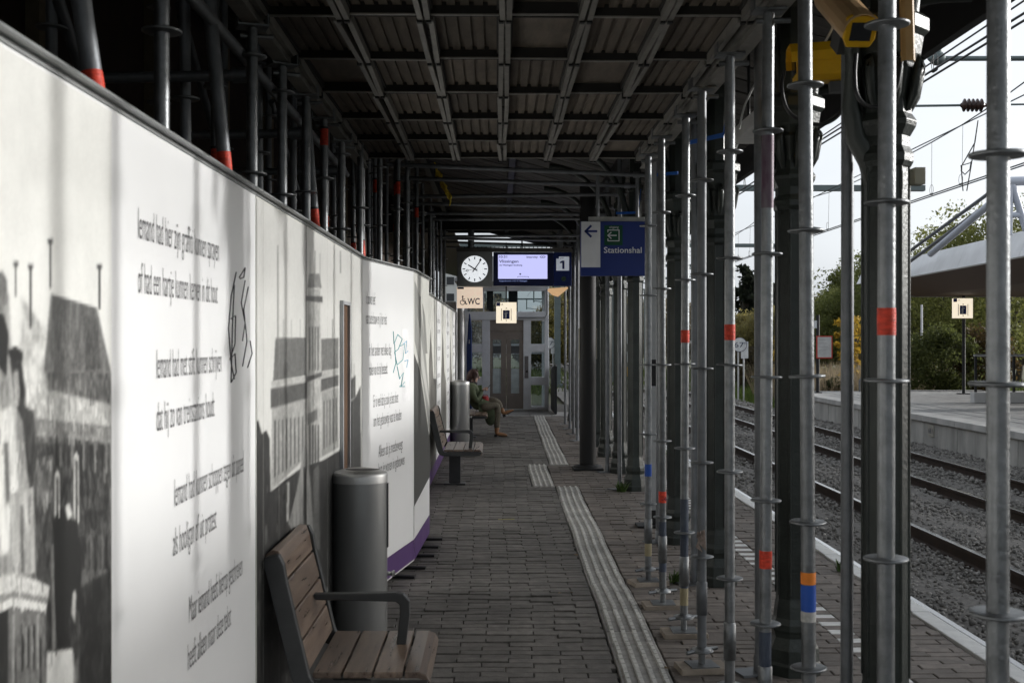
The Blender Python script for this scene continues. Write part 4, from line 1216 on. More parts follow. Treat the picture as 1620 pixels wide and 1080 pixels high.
# ================================================================== BENCHES, BINS
slat_m = mat('bench_wood', (.135, .083, .055), .30, 0, .4, 5, .2, 60, stretch=(7, .6, 7), rnd=.22, col2=(.24, .175, .13), spec=.6, grime=.12)
frame_m = mat('bench_frame', (.055, .057, .058), .45, .3, .15, 10)
def bench(loc, length, label, arm_t=.75, rz=0.0):
    """seat faces +x, runs along +y from the origin"""
    o = empty('platform_bench', loc, label, 'bench', 'platform benches', rz)
    th = .045
    # side profile: back top -> seat -> front nose (x, z)
    outer = [(-.13, .93), (-.155, .925), (-.165, .90), (-.15, .85), (-.055, .46), (-.03, .415), (.01, .40), (.40, .40), (.44, .405), (.465, .425)]
    inner = [(.465, .445), (.03, .445), (.012, .47), (-.074, .83), (-.085, .895), (-.105, .935)]
    poly = outer + inner
    for y in (-.024, length + .024):
        b = MB(); b.prism(poly, y - th / 2, y + th / 2, 'XZ'); b.build('side_frame', frame_m, o, .004)
    def slat(pts_in, pts_out):
        b = MB(); b.prism(pts_in + pts_out[::-1], .004, length - .004, 'XZ'); b.build('slat', slat_m, o, .004)
    # backrest slats, the top one rolled over
    slat([(-.168, .895), (-.165, .925), (-.14, .945), (-.112, .94), (-.098, .90), (-.085, .83)], [(-.168 + .02, .893), (-.147, .91), (-.137, .922), (-.122, .918), (-.113, .89), (-.105, .83)])
    for i in range(3):
        z1 = .822 - i * .118; z0 = z1 - .11
        xf = lambda z: -.083 + (.83 - z) * .245
        slat([(xf(z1), z1), (xf(z0), z0)], [(xf(z1) - .024, z1), (xf(z0) - .024, z0)])
    for i in range(3):
        x0 = .018 + i * .118; slat([(x0, .472), (x0 + .11, .472)], [(x0, .448), (x0 + .11, .448)])
    slat([(.374, .472), (.43, .472), (.458, .460), (.472, .435), (.468, .405)], [(.374, .448), (.424, .448), (.440, .442), (.448, .43), (.446, .405)])
    # arm
    ya = length * arm_t
    b = MB()
    ol = [(-.035, .66), (-.045, .685), (.30, .69), (.335, .683), (.36, .655), (.362, .60), (.345, .47), (.305, .47), (.32, .60), (.318, .64), (.30, .652)]
    b.prism(ol, ya - .022, ya + .022, 'XZ'); b.build('armrest', frame_m, o, .005)
    # centre post
    b = MB(); b.box(.06, .20, length * .5 - .07, length * .5 + .07, .02, .40); b.box(.0, .26, length * .5 - .12, length * .5 + .12, 0, .02); b.box(.03, .42, length * .5 - .03, length * .5 + .03, .37, .4)
    b.build('leg', frame_m, o, .004)
    return o
bench((-.735, 4.50, 0), .66, 'nearest wooden bench with one steel armrest, against the hoarding', .66)
bench((-.66, 13.75, 0), 1.1, 'middle wooden bench between the angled panel and far grey bin', .2)
bench((-.66, 20.35, 0), 1.8, 'far bench on which the person in the green coat sits', .95)

bin_m = mat('bin_steel', (.33, .335, .33), .36, .6, .14, 3, .05, 200, stretch=(1, 1, .15), spec=.5)
def litter_bin(x, y, h, r, label):
    o = empty('litter_bin', (x, y, 0), label, 'litter bin', 'cylindrical litter bins')
    b = MB(); b.lathe([(r * .96, .02), (r, .03), (r, h - .05)], 40); b.build('body', bin_m, o)
    b = MB()                                     # domed lid with a slanting, hollow mouth
    seg = 40; rings = [(r * 1.012, h - .05), (r * 1.012, h - .012), (r * .985, h), (r * .93, h + .004)]
    b.lathe(rings, seg, caps=False)
    vs = []; n = 12
    for i in range(n + 1):
        rr = r * .93 * (1 - i / n)
        for k in range(seg):
            t = 2 * math.pi * k / seg; yv = rr * math.sin(t); xv = rr * math.cos(t)
            dip = -.030 * max(0, 1 - ((yv + r * .35) / (r * .55)) ** 2) * max(0, 1 - (xv / (r * .8)) ** 2)
            vs.append((xv, yv, h + .004 + .022 * (1 - (rr / (r * .93)) ** 2) + dip))
    fs = [(i * seg + k, i * seg + (k + 1) % seg, (i + 1) * seg + (k + 1) % seg, (i + 1) * seg + k) for i in range(n) for k in range(seg)]
    b.add(vs, fs, 0, True)
    b.build('lid', mat('bin_lid', (.55, .55, .54), .4, .5, .12, 6), o)
    b = MB(); b.add([(r * .16 + r * .62 * math.cos(t), -r * .30 + r * .34 * math.sin(t), h + .0235 - .004 * abs(math.sin(t))) for t in [q * math.pi / 14 for q in range(28)]], [tuple(range(28))]); b.build('mouth', black_steel, o)  # flat black patch stands in for the shade inside the opening
    b = MB(); b.lathe([(r * .9, 0), (r * .9, .03)], 30); b.build('base', black_steel, o)
    b = MB(); b.lathe([(.012, 0), (.012, .03), (.018, .03), (.018, .045)], 10, c=(r - .004, .01, .47), axis='X'); b.build('lock', mat('lock_chrome', (.6, .6, .6), .2, 1), o)
    b = MB(); b.box(r - .002, r + .006, -.02, .02, .62, h - .06); b.build('door_seam', mat('seam', (.12, .12, .12), .4, .6), o)
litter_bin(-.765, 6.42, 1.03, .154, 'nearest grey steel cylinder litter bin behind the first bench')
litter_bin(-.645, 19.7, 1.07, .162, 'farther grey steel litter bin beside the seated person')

# small litter on the paving
b = MB(); b.bar((.0, 0, .004), (.16, .01, .006), .012, .004); o = b.build('straw', mat('straw', (.5, .45, .15), .7)); o.location = (.0, 11.4, 0.004)
tag(o, 'thin yellowish straw lying on the brick paving', 'straw')
for i in range(12):
    b = MB(); s_ = random.uniform(.012, .03)
    b.add([(-s_, 0, 0), (0, -s_ * .6, .004), (s_, 0, .002), (0, s_ * .6, .006)], [(0, 1, 2, 3)])
    x, y = random.uniform(-.6, 2.6), random.uniform(6.0, 12.0)
    o = b.build('fallen_leaf', mat('dry_leaf', (.22, .14, .06), .7, 0, .3, 30, rnd=.3)); o.location = (x, y, .009); o.rotation_euler.z = random.uniform(0, 6)
    tag(o, 'small dry brown leaf lying on the platform paving', 'leaf', 'fallen leaves')

# ================================================================== HANGING SIGNS
def quad(mb, x0, x1, z0, z1, y, mi=0):
    mb.add([(x0, y, z0), (x1, y, z0), (x1, y, z1), (x0, y, z1)], [(0, 1, 2, 3)], mi)
def flat(name, polys, m, parent, y):
    b = MB()
    for p in polys: b.add([(u, y, w) for u, w in p], [tuple(range(len(p)))])
    return b.build(name, m, parent)
def ribbon(pts, w):
    out = []
    for (a, b_) in zip(pts[:-1], pts[1:]):
        d = Vector((b_[0] - a[0], b_[1] - a[1])); L = d.length or 1e-6
        n = Vector((-d.y, d.x)) / L * w / 2; e = d / L * w * .35
        out.append([(a[0] + n.x - e.x, a[1] + n.y - e.y), (a[0] - n.x - e.x, a[1] - n.y - e.y), (b_[0] - n.x + e.x, b_[1] - n.y + e.y), (b_[0] + n.x + e.x, b_[1] + n.y + e.y)])
    return out
def disc(cx, cz, r, n=28): return [(cx + r * math.cos(2 * math.pi * k / n), cz + r * math.sin(2 * math.pi * k / n)) for k in range(n)]

# station hall sign
YS = 14.6; pm = FP / YS; KS = 12.7 / 14.6
sx0, sx1, sz0, sz1 = (919 - VPX) / pm, (1024 - VPX) / pm, zy(437, YS), zy(351, YS)
sg = empty('hanging_sign', ((sx0 + sx1) / 2 * KS, YS * KS, 1.75 + (sz0 - 1.75) * KS), 'hanging blue sign with arrow and the word Stationshal', 'sign')
W, H = sx1 - sx0, sz1 - sz0
sg.scale = (KS, KS, KS)
b = MB(); b.box(-W / 2, W / 2, 0, .12, 0, H); b.build('sign_box', sign_blue, sg, .004)
wf_ = MB(); quad(wf_, -W / 2 + .004, -W / 2 + .245, .105, H - .004, -.003); wf_.build('white_field', sign_white, sg)
ax, az = -W / 2 + .125, H - .125
flat('arrow', ribbon([(ax + .072, az), (ax - .06, az)], .026) + ribbon([(ax + .0, az + .066), (ax - .066, az)], .028) + ribbon([(ax - .066, az), (ax + .0, az - .066)], .028), sign_blue, sg, -.006)
gx, gz = -W / 2 + .41, H - .175
gsq = MB(); quad(gsq, gx - .115, gx + .115, gz - .125, gz + .125, -.003); gso = gsq.build('exit_field', mat('exit_green', (.0, .06, .025), .5), sg)
flat('exit_mark', ribbon([(gx - .07, gz + .04), (gx - .07, gz + .065), (gx + .07, gz + .065), (gx + .07, gz - .07), (gx - .07, gz - .07), (gx - .07, gz - .045)], .011)
     + ribbon([(gx + .035, gz - .002), (gx - .07, gz - .002)], .014) + ribbon([(gx - .03, gz + .035), (gx - .072, gz - .002), (gx - .03, gz - .039)], .013), sign_white, gso, -.006)
text('lettering', 'uitgang', .042, sign_white, gso, (gx - .055, -.006, gz + .088))
text('lettering', 'Stationshal', .105, mat('sign_letter_white', (.75, .76, .78), .5), sg, (-W / 2 + .29, -.004, H * .42), width=.475, bold=.0012)
b = MB(); b.box(-W / 2 + .1, W / 2 + .12, .03, .09, H, H + .06); b.build('carrier', mat('carrier_grey', (.40, .40, .37), .6), sg)
for q in (-.2, .3):
    b = MB(); b.tube([(q, .06, H + .06), (q, .06, 3.85 - sz0)], .022, 10); b.build('hanger', galv_dark, sg)

# clock, train display, platform number: one hanging cluster of separate boxes on a rail
YC = 21.6; pm = FP / YC
def X(px): return (px - VPX) / pm
def Z(py): return zy(py, YC)
rl_ = empty('sign_rail', (0, YC, Z(399)), 'dark carrier rail hanging from two tubes above the clock and display', 'rail')
b = MB(); b.box(X(722), X(905), .02, .14, 0, .07); b.build('beam', mat('rail_grey', (.16, .15, .14), .5, .3), rl_)
for px in (745, 886):
    b = MB(); b.tube([(X(px), .08, .07), (X(px), .08, 3.83 - Z(399))], .06, 14); b.build('hanger', galv, rl_)
b = MB(); b.tube([(X(826), .08, .07), (X(826), .08, .36)], .014, 8); b.build('antenna', black, rl_)
for i in range(24):
    b = MB(); b.tube([(X(735) + i * .08, .05, .07), (X(735) + i * .08, .05, .10)], .008, 4); b.build('bird_spike', black, rl_)
# clock
ck = empty('station_clock', (X(751), YC, Z(454)), 'square grey station clock with a white lit dial', 'clock')
cw = X(779) - X(723); chh = Z(399) - Z(454)
b = MB(); b.box(-cw / 2, cw / 2, 0, .2, 0, chh); b.build('housing', mat('clock_grey', (.36, .37, .37), .5, 0, .05, 5), ck, .006)
cz = chh * .5; rd = .245
b = MB(); b.add([(u, -.003, w) for u, w in disc(0, cz, rd, 48)], [tuple(range(48))])
dial = b.build('dial', mat('clock_dial', (.8, .82, .83), .5, emis=(.92, .96, 1), estr=.55), ck)
for k in range(12):
    a_ = k * math.pi / 6
    d0 = (math.sin(a_), math.cos(a_))
    flat('hour_mark', ribbon([(d0[0] * rd * .74, cz + d0[1] * rd * .74), (d0[0] * rd * .9, cz + d0[1] * rd * .9)], .018), sign_dark, dial, -.005)
def hand(name, deg, r0_, r1_, w, m):
    a_ = R(deg); flat(name, ribbon([(-math.sin(a_) * r0_, cz - math.cos(a_) * r0_), (math.sin(a_) * r1_, cz + math.cos(a_) * r1_)], w), m, dial, -.007)
blk = mat('hand_black', (.008, .008, .01), .5)
hand('hour_hand', 302, .05, .135, .022, blk); hand('minute_hand', 35, .06, .21, .018, blk); hand('second_hand', 258, .06, .22, .006, blk)
b = MB(); a_ = R(258); c_ = (math.sin(a_) * .14, cz + math.cos(a_) * .14)
for k in range(16):
    t0, t1 = k * math.pi / 8, (k + 1) * math.pi / 8
    b.add([(c_[0] + r_ * math.cos(t), -.008, c_[1] + r_ * math.sin(t)) for t, r_ in ((t0, .024), (t0, .016), (t1, .016), (t1, .024))], [(0, 1, 2, 3)])
b.build('second_ring', blk, dial)
# train display
dp = empty('train_display', (X(828), YC, Z(453)), 'blue train display with lilac screen announcing Vlissingen', 'display')
dw = X(875.5) - X(780.5); dh = Z(400) - Z(453)
b = MB(); b.box(-dw / 2, dw / 2, 0, .22, 0, dh); b.build('housing', mat('display_blue', (.008, .014, .075), .35), dp, .006)
q0, q1, w0, w1 = X(788) - X(828), X(866) - X(828), Z(442) - Z(453), Z(404) - Z(453)
b = MB(); quad(b, q0, q1, w0, w1, -.004)
scr_m = mat('screen', (.02, .02, .03), .4, emis=(.53, .54, .93), estr=.78)
scr = b.build('screen', scr_m, dp)
ink = mat('screen_ink', (.015, .012, .06), .5)
def dt(s_, px, py, size, width=None, m=ink): text('lettering', s_, size, m, scr, (X(px) - X(828), -.007, Z(py) - Z(453)), width=width, bold=.001)
dt('10:31', 789.5, 409, .06, .15); dt('Vlissingen', 789.5, 416.5, .075, .36); dt('via Vlissingen Souburg', 789.5, 421.5, .04, .43)
dt('Intercity', 833, 409, .05, .21)
lx, lz = X(858.5) - X(828), Z(407.5) - Z(453)
flat('logo', ribbon([(lx - .05, lz), (lx - .025, lz + .016), (lx - .01, lz + .014), (lx + .01, lz - .014), (lx + .025, lz - .016), (lx + .05, lz)], .009)
     + ribbon([(lx - .05, lz), (lx - .025, lz - .016), (lx - .004, lz - .016)], .009) + ribbon([(lx + .05, lz), (lx + .025, lz + .016), (lx + .004, lz + .016)], .009), ink, scr, -.007)
flat('train_sketch', ribbon([(X(819) - X(828), Z(440) - Z(453)), (X(819) - X(828), Z(438.5) - Z(453)), (X(836) - X(828), Z(438.5) - Z(453)), (X(836) - X(828), Z(440) - Z(453))], .007) + [disc(X(823) - X(828), Z(434.5) - Z(453), .016, 10)], ink, scr, -.007)
dt('Volgende trein: 11:01 IC Vlissingen', 789.5, 446.3, .035, .52, mat('screen_small', (.3, .35, .6), .5, emis=(.3, .38, .8), estr=.3))
# platform number
pn_ = empty('platform_number_sign', (X(890), YC, Z(453)), 'blue sign with the platform number 1 on a white square', 'sign')
nw = X(905) - X(876.5)
b = MB(); b.box(-nw / 2, nw / 2, 0, .22, 0, dh); b.build('sign_box', mat('number_blue', (.01, .025, .16), .4), pn_, .006)
b = MB(); quad(b, -nw / 2 + .05, nw / 2 - .045, dh - .34, dh - .08, -.004); ws = b.build('white_field', mat('number_white', (.6, .62, .65), .5, emis=(.6, .65, .75), estr=.25), pn_)
b = MB(); quad(b, -nw / 2 + .05, -nw / 2 + .10, dh - .12, dh - .08, -.006); b.build('corner_mark', sign_blue, ws)
text('lettering', 'spoor', .035, sign_dark, ws, (-nw / 2 + .11, -.007, dh - .115))
flat('numeral', [[(-.005, dh - .31), (.035, dh - .31), (.035, dh - .155), (-.005, dh - .155)], [(-.005, dh - .155), (-.005, dh - .195), (-.05, dh - .205), (-.05, dh - .18)]], sign_blue, ws, -.007)
b = MB(); b.add([(u, -.005, w) for u, w in disc(.02, .13, .045, 18)], [tuple(range(18))]); b.build('sticker', mat('sticker_green', (.05, .10, .06), .6, 0, .8, 60), pn_)
# WC sign
wc = empty('toilet_sign', (X(743), YC + .1, Z(488)), 'lit cream sign with wheelchair symbol and the letters WC', 'sign')
ww = X(763.5) - X(722.5); wh = Z(454) - Z(488)
b = MB(); b.box(-ww / 2, ww / 2, 0, .12, 0, wh - .01); b.build('light_box', mat('wc_cream', (.6, .5, .4), .5, emis=(1.0, .80, .63), estr=.45), wc, .004)
b = MB(); quad(b, -ww / 2 + .01, -ww / 2 + .13, wh - .045, wh - .01, -.004); b.build('corner_mark', sign_dark, wc)
text('lettering', 'WC', .165, sign_dark, wc, (-.045, -.005, .07), width=.23, bold=.003)
hx, hz = -.13, .13
ring = [(hx - .005 + .042 * math.cos(R(t)), hz - .025 + .042 * math.sin(R(t))) for t in range(110, 371, 20)]
flat('wheelchair_symbol', [disc(hx - .002, hz + .085, .017, 14)] + ribbon([(hx - .004, hz + .06), (hx + .004, hz + .0), (hx + .045, hz - .002), (hx + .058, hz - .055), (hx + .075, hz - .055)], .018) + ribbon([(hx + .0, hz + .035), (hx + .04, hz + .035)], .012) + ribbon(ring, .012), sign_dark, wc, -.005)
# lift signs
def lift_sign(o, w, h, parent_y=0.0, estr=.6):
    b = MB(); b.box(-w / 2, w / 2, 0, .1, 0, h); b.build('light_box', mat('lift_cream', (.65, .6, .5), .5, emis=(1.0, .88, .68), estr=.62), o, .004)
    b = MB(); quad(b, -w / 2 + .004, -w / 2 + w * .2, h * .82, h - .004, -.004); b.build('corner_mark', sign_blue, o)
    text('lettering', 'lift', h * .11, sign_dark, o, (-w / 2 + w * .24, -.004, h * .86))
    b = MB(); quad(b, -w * .165, w * .165, h * .2, h * .62, -.004); cab_ = b.build('lift_symbol', sign_blue, o)
    flat('symbol_lines', [[(-w * .25, h * .12), (-w * .225, h * .12), (-w * .225, h * .7), (-w * .25, h * .7)], [(w * .225, h * .12), (w * .25, h * .12), (w * .25, h * .7), (w * .225, h * .7)],
                          [(-w * .045, h * .69), (w * .045, h * .69), (0, h * .745)], [(-w * .045, h * .145), (w * .045, h * .145), (0, h * .09)]], sign_dark, cab_, -.005)
    flat('figure', [disc(-w * .03, h * .575, w * .032, 12), [(-w * .085, h * .5), (w * .02, h * .53), (w * .1, h * .49), (w * .1, h * .465), (w * .02, h * .48), (w * .015, h * .225), (-w * .07, h * .225), (-w * .075, h * .45)]], sign_white, cab_, -.007)
ls = empty('lift_sign', at(801, 512, 25.2), 'lit cream lift sign hanging before the lift doors', 'sign')
lift_sign(ls, .44, .45)
b = MB(); b.tube([(0, .05, .45), (0, .05, 1.75)], .015, 8); b.build('hanger', black, ls)
# glowing lamp by the far right of the display
lp = empty('platform_lamp', at(883, 462, 23.5), 'small warm lamp housing glowing under the platform number', 'lamp')
b = MB(); b.prism([(-.19, .03), (-.10, -.05), (.02, -.09), (.2, .06), (.2, .09), (-.19, .06)], 0, .5, 'XZ'); b.build('lamp_shade', mat('lamp_tan', (.5, .34, .2), .5, emis=(1, .62, .32), estr=.35), lp, .004)
def pane_mat():
    m = bpy.data.materials.new('pane_glass'); m.use_nodes = True
    t = m.node_tree; N_, L_ = t.nodes, t.links
    tr = N_.new('ShaderNodeBsdfTransparent'); tr.inputs['Color'].default_value = (.72, .77, .77, 1)
    gl = N_.new('ShaderNodeBsdfGlossy'); gl.inputs['Roughness'].default_value = .03; gl.inputs['Color'].default_value = (.9, .92, .95, 1)
    fr = N_.new('ShaderNodeFresnel'); fr.inputs['IOR'].default_value = 1.5
    mx_ = N_.new('ShaderNodeMixShader')
    L_.new(fr.outputs[0], mx_.inputs[0]); L_.new(tr.outputs[0], mx_.inputs[1]); L_.new(gl.outputs[0], mx_.inputs[2])
    L_.new(mx_.outputs[0], N_['Material Output'].inputs['Surface'])
    return m
glass_pane = pane_mat()
# ================================================================== LIFT
YL = 29.5; pm = FP / YL
def XL(px): return (px - VPX) / pm
def ZL(py): return 1.75 + (HOR - py) / pm
lift = empty('lift_tower', (0, YL, 0), 'grey steel framed lift tower with glazed sides and brown doors', 'lift')
lg = mat('lift_grey', (.74, .75, .78), .5, .2, .08, 4)
ld = mat('lift_door_brown', (.25, .215, .19), .45, .4, .1, 6)
xl, xr = XL(735), XL(868)
ztop = ZL(392)
def lbox(name, px0, px1, py0, py1, y0, y1, m, parent=lift, bev=.006):
    b = MB(); b.box(XL(px0), XL(px1), y0, y1, ZL(py1), ZL(py0)); return b.build(name, m, parent, bev)
for (a_, b_) in ((735, 739), (762.5, 775), (828, 840), (862, 868)):
    lbox('post', a_, b_, 497, 648, 0, .16, lg)
lbox('lintel_beam', 735, 868, 494, 507, -.012, .17, lg)
lbox('head_beam', 735, 868, 454, 461, -.012, .17, lg)
for (a_, b_) in ((735, 739), (764, 766), (862, 868)):
    lbox('head_post', a_, b_, 461.2, 493.8, 0, .16, lg)
for (a_, b_) in ((739, 762.5), (840, 862)):
    for (u, w) in ((545.5, 557), (597, 610), (644, 648)):
        lbox('cross_bar', a_, b_, u, w, .01, .15, lg)
for (a_, b_) in ((740, 762), (841, 861.5)):
    for (u, w) in ((509, 545), (558, 596.5), (610.5, 643.5)):
        g_ = lbox('pane', a_, b_, u, w, .07, .085, glass_pane, lift, 0)
for (a_, b_) in ((739.3, 763.7), (766.3, 861.7)):
    lbox('pane', a_, b_, 461.3, 493.7, .07, .085, glass_pane, lift, 0)
lbox('door_head', 775, 828, 507, 525, .03, .12, ld)
for s_, (a_, b_) in enumerate(((775.3, 800.8), (801.2, 827.7))):
    d = MB()
    x0, x1 = XL(a_), XL(b_); wx0, wx1 = (XL(779.5), XL(792.5)) if s_ == 0 else (XL(808.5), XL(821.5))
    zA, zB, zC, zD = ZL(647.5), ZL(623), ZL(538), ZL(525.3)
    d.box(x0, wx0, .04, .08, zA, zD); d.box(wx1, x1, .04, .08, zA, zD); d.box(wx0, wx1, .04, .08, zA, zB); d.box(wx0, wx1, .04, .08, zC, zD)
    do = d.build('door', ld, lift, 0)
    g_ = MB(); g_.box(wx0, wx1, .055, .065, ZL(584), zC); g_.build('pane', glass_pane, do)
    g_ = MB(); g_.box(wx0, wx1, .053, .067, zB, ZL(584)); g_.build('frosted_pane', mat('frosted', (.5, .56, .56), .6), do)
    g_ = MB(); g_.box(wx0, wx1, .05, .052, ZL(560), ZL(548)); g_.build('pane_band', mat('pane_band', (.08, .085, .09), .4), do)
cp2 = lbox('call_panel', 830, 836, 564, 599, -.014, .01, mat('call_panel', (.18, .17, .17), .4, .5))
b = MB(); b.lathe([(.03, 0), (.03, .01)], 12, c=(XL(833.5), -.024, ZL(588.5)), axis='Y'); b.build('call_button', black, cp2)
lbox('door_sill', 772, 868, 648, 651, -.12, .1, mat('sill_steel', (.34, .34, .33), .5, .3))
# shaft walls, back frame and roof
for xx in (xl, xr - .1):
    for yy in (1.0, 1.95):
        b = MB(); b.box(xx, xx + .1, yy - .05, yy + .05, 0, ZL(456)); b.build('post', lg, lift)
for xx in (xl + .02, xr - .06):
    for zz in (ZL(551), ZL(603), ZL(500), ZL(458)):
        b = MB(); b.box(xx, xx + .05, .17, 1.9, zz - .06, zz + .06); b.build('cross_bar', lg, lift)
b = MB(); b.box(xl + .1, xr - .1, 1.93, 1.97, ZL(562), ZL(545)); b.box(xl + .1, xr - .1, 1.93, 1.97, ZL(506), ZL(494)); b.build('back_beam', lg, lift)
b = MB(); b.box(xl + .55, xl + .72, 1.2, 1.5, 0, ZL(456)); b.build('guide_mast', mat('mast_dark', (.06, .065, .07), .5, .4), lift)
b = MB(); b.box(XL(805), XL(820), 1.0, 1.3, ZL(493), ZL(458)); b.build('guide_mast', MATS['mast_dark'], lift)
rf = MB()
pts = [(xl - .25 + (xr - xl + .5) * i / 14, ZL(453) + .16 + .62 * math.sin(math.pi * i / 14) ** .8) for i in range(15)]
rf.prism(pts + [(xr + .25, ZL(453) + .1), (xl - .25, ZL(453) + .1)], -.2, 2.3, 'XZ')
rf.build('roof', mat('lift_roof', (.6, .62, .64), .5, .1, .05, 3), lift)
b = MB(); b.tube([(XL(820), -.03, ZL(503)), (XL(862), -.03, ZL(503)), (XL(866), -.03, ZL(497)), (XL(866), -.03, ZL(458))], .018, 8); b.build('conduit', mat('conduit', (.3, .31, .32), .5, .4), lift)
# leaning dark railing panel right of the lift
rp_ = empty('side_railing', (XL(869), 27.6, 0), 'dark railing panel standing at the right side of the lift', 'railing')
b = MB(); b.prism([(0, .03), (2.2, .03), (2.2, 1.0), (0, 1.16)], .05, .1, 'YZ'); b.build('infill', mat('railing_dark', (.02, .022, .025), .5), rp_)
b = MB(); b.tube([(.075, 0, 1.2), (.075, 2.2, 1.04)], .03, 10); b.tube([(.075, .05, 0), (.075, .05, 1.2)], .025, 8); b.build('handrail', galv, rp_)
# dark blue banner post left of the doors
bn = empty('information_pylon', at(742, 648, 28.9), 'narrow dark blue information pylon left of the lift doors', 'pylon')
bn.location.z = 0
b = MB(); b.prism([(-.06, .02), (.07, .02), (.07, 2.0), (.03, 2.42), (0, 2.45), (-.06, 1.6)], 0, .3, 'XZ'); b.build('body', mat('pylon_blue', (.01, .03, .13), .4), bn, .01)
text('lettering', 'i', .14, sign_white, bn, (-.01, -.003, 1.7), bold=.003)

# ================================================================== SEATED PERSON
def skin(name, nodes, edges, m, parent=None, sub=2, root=0, smooth=True):
    me = bpy.data.meshes.new(name)
    me.from_pydata([n_[0] for n_ in nodes], edges, [])
    o = bpy.data.objects.new(name, me); COL.objects.link(o)
    if parent is not None: o.parent = parent
    md = o.modifiers.new('skin', 'SKIN'); md.use_smooth_shade = True
    if not me.skin_vertices: return o
    for i, n_ in enumerate(nodes):
        r_ = n_[1] if isinstance(n_[1], tuple) else (n_[1], n_[1])
        me.skin_vertices[0].data[i].radius = r_
        me.skin_vertices[0].data[i].use_root = (i == root)
    sd = o.modifiers.new('sub', 'SUBSURF'); sd.levels = sub; sd.render_levels = sub
    me.materials.append(m)
    return o
def chain(pts): return pts, [(i, i + 1) for i in range(len(pts) - 1)]
skin_m = mat('skin', (.52, .34, .27), .55, 0, .06, 20)
coat_m = mat('coat_green', (.085, .105, .06), .85, 0, .25, 12, .4, 80)
trou_m = mat('trouser_brown', (.14, .125, .095), .85, 0, .3, 40, .3, 100)
boot_m = mat('boot_tan', (.30, .15, .07), .5, 0, .2, 14)
hair_m = mat('hair_auburn', (.032, .011, .008), .7, 0, .35, 40, .6, 120, stretch=(1, 1, .4))
PY = 21.3
person = empty('person', (-.46, PY, 0), 'seated person in a long green coat looking down at a phone', 'person')
p = lambda x, y, z: (x + .46, y, z)
# body: one continuous figure
N = [(p(-.45, 0, .58), (.06, .07)), (p(-.47, 0, .68), (.07, .08)), (p(-.485, 0, .83), (.07, .09)), (p(-.475, 0, .93), (.06, .09)), (p(-.455, 0, .99), (.05, .05)),
     (p(-.43, 0, 1.035), (.046, .05)), (p(-.425, 0, 1.09), (.078, .07)), (p(-.43, 0, 1.165), (.082, .072)), (p(-.44, 0, 1.21), (.05, .05)),
     # legs
     (p(-.36, -.09, .55), .055), (p(-.18, -.10, .565), .055), (p(-.02, -.06, .60), .062), (p(-.015, -.05, .44), .055), (p(-.03, -.05, .28), .048), (p(-.03, -.05, .12), .038),
     (p(-.36, .08, .57), .055), (p(-.20, .08, .63), .06), (p(-.02, .02, .655), .066), (p(.02, 0, .56), .055), (p(.055, -.01, .49), .042),
     # arms
     (p(-.475, -.17, .92), .055), (p(-.45, -.21, .78), .045), (p(-.40, -.2, .68), .042), (p(-.33, -.12, .76), .034), (p(-.29, -.05, .85), .027),
     (p(-.475, .17, .92), .055), (p(-.45, .21, .78), .045), (p(-.40, .2, .69), .042), (p(-.33, .12, .77), .034), (p(-.28, .05, .865), .027)]
E = [(0, 1), (1, 2), (2, 3), (3, 4), (4, 5), (5, 6), (6, 7), (7, 8), (0, 9), (9, 10), (10, 11), (11, 12), (12, 13), (13, 14), (0, 15), (15, 16), (16, 17), (17, 18), (18, 19),
     (3, 20), (20, 21), (21, 22), (22, 23), (23, 24), (3, 25), (25, 26), (26, 27), (27, 28), (28, 29)]
body = skin('body', N, E, skin_m, person, 2)
dg_ = bpy.context.evaluated_depsgraph_get()
bme = bpy.data.meshes.new_from_object(body.evaluated_get(dg_))
body.modifiers.clear(); body.data = bme
bme.materials.clear()
for m_ in (skin_m, coat_m, trou_m): bme.materials.append(m_)
for pl_ in bme.polygons:                    # only head and neck show skin
    pl_.use_smooth = True
    pl_.material_index = 0 if pl_.center.z > .99 else (2 if pl_.center.x > .22 else 1)
# face details
b = MB(); b.lathe([(.004, -.02), (.014, -.008), (.011, .012), (.005, .03)], 8, c=p(-.349, 0, 1.085)); b.build('nose', skin_m, body)
b = MB(); b.cbox(p(-.35, 0, 1.045), (.014, .045, .012)); b.build('mouth', mat('lips', (.32, .10, .09), .5), body, .004)
for s_ in (-1, 1):
    b = MB(); b.lathe([(.002, -.006), (.010, -.003), (.010, .003), (.002, .006)], 8, c=p(-.352, s_ * .03, 1.112), axis='X'); b.build('eye', mat('eye_dark', (.02, .015, .012), .3), body)
    b = MB(); b.lathe([(.004, -.03), (.014, -.014), (.016, .012), (.006, .028)], 8, c=p(-.43, s_ * .078, 1.09)); b.build('ear', skin_m, body)
# hands: palm and five bent fingers round the phone
def hand_(s_):
    w_ = Vector(p(-.285, s_ * .05, .86)); nodes = [(w_, .022), (w_ + Vector((.035, -s_ * .01, .012)), (.03, .018)), (w_ + Vector((.065, -s_ * .015, .022)), (.03, .016))]
    ed = [(0, 1), (1, 2)]
    for f_ in range(4):
        b0 = w_ + Vector((.07, -s_ * (.002 + f_ * .011), .046 - f_ * .017)); ln = (.034, .038, .035, .028)[f_]
        i = len(nodes)
        nodes += [(b0, .009), (b0 + Vector((ln * .7, -s_ * .012, .004)), .0085), (b0 + Vector((ln * .8, -s_ * .034, .002)), .007)]
        ed += [(2, i), (i, i + 1), (i + 1, i + 2)]
    i = len(nodes); t0 = w_ + Vector((.03, -s_ * .03, .03))
    nodes += [(t0, .011), (t0 + Vector((.03, -s_ * .012, .02)), .009), (t0 + Vector((.05, -s_ * .014, .022)), .0075)]
    ed += [(1, i), (i, i + 1), (i + 1, i + 2)]
    skin('hand', nodes, ed, skin_m, body, 1)
hand_(1); hand_(-1)
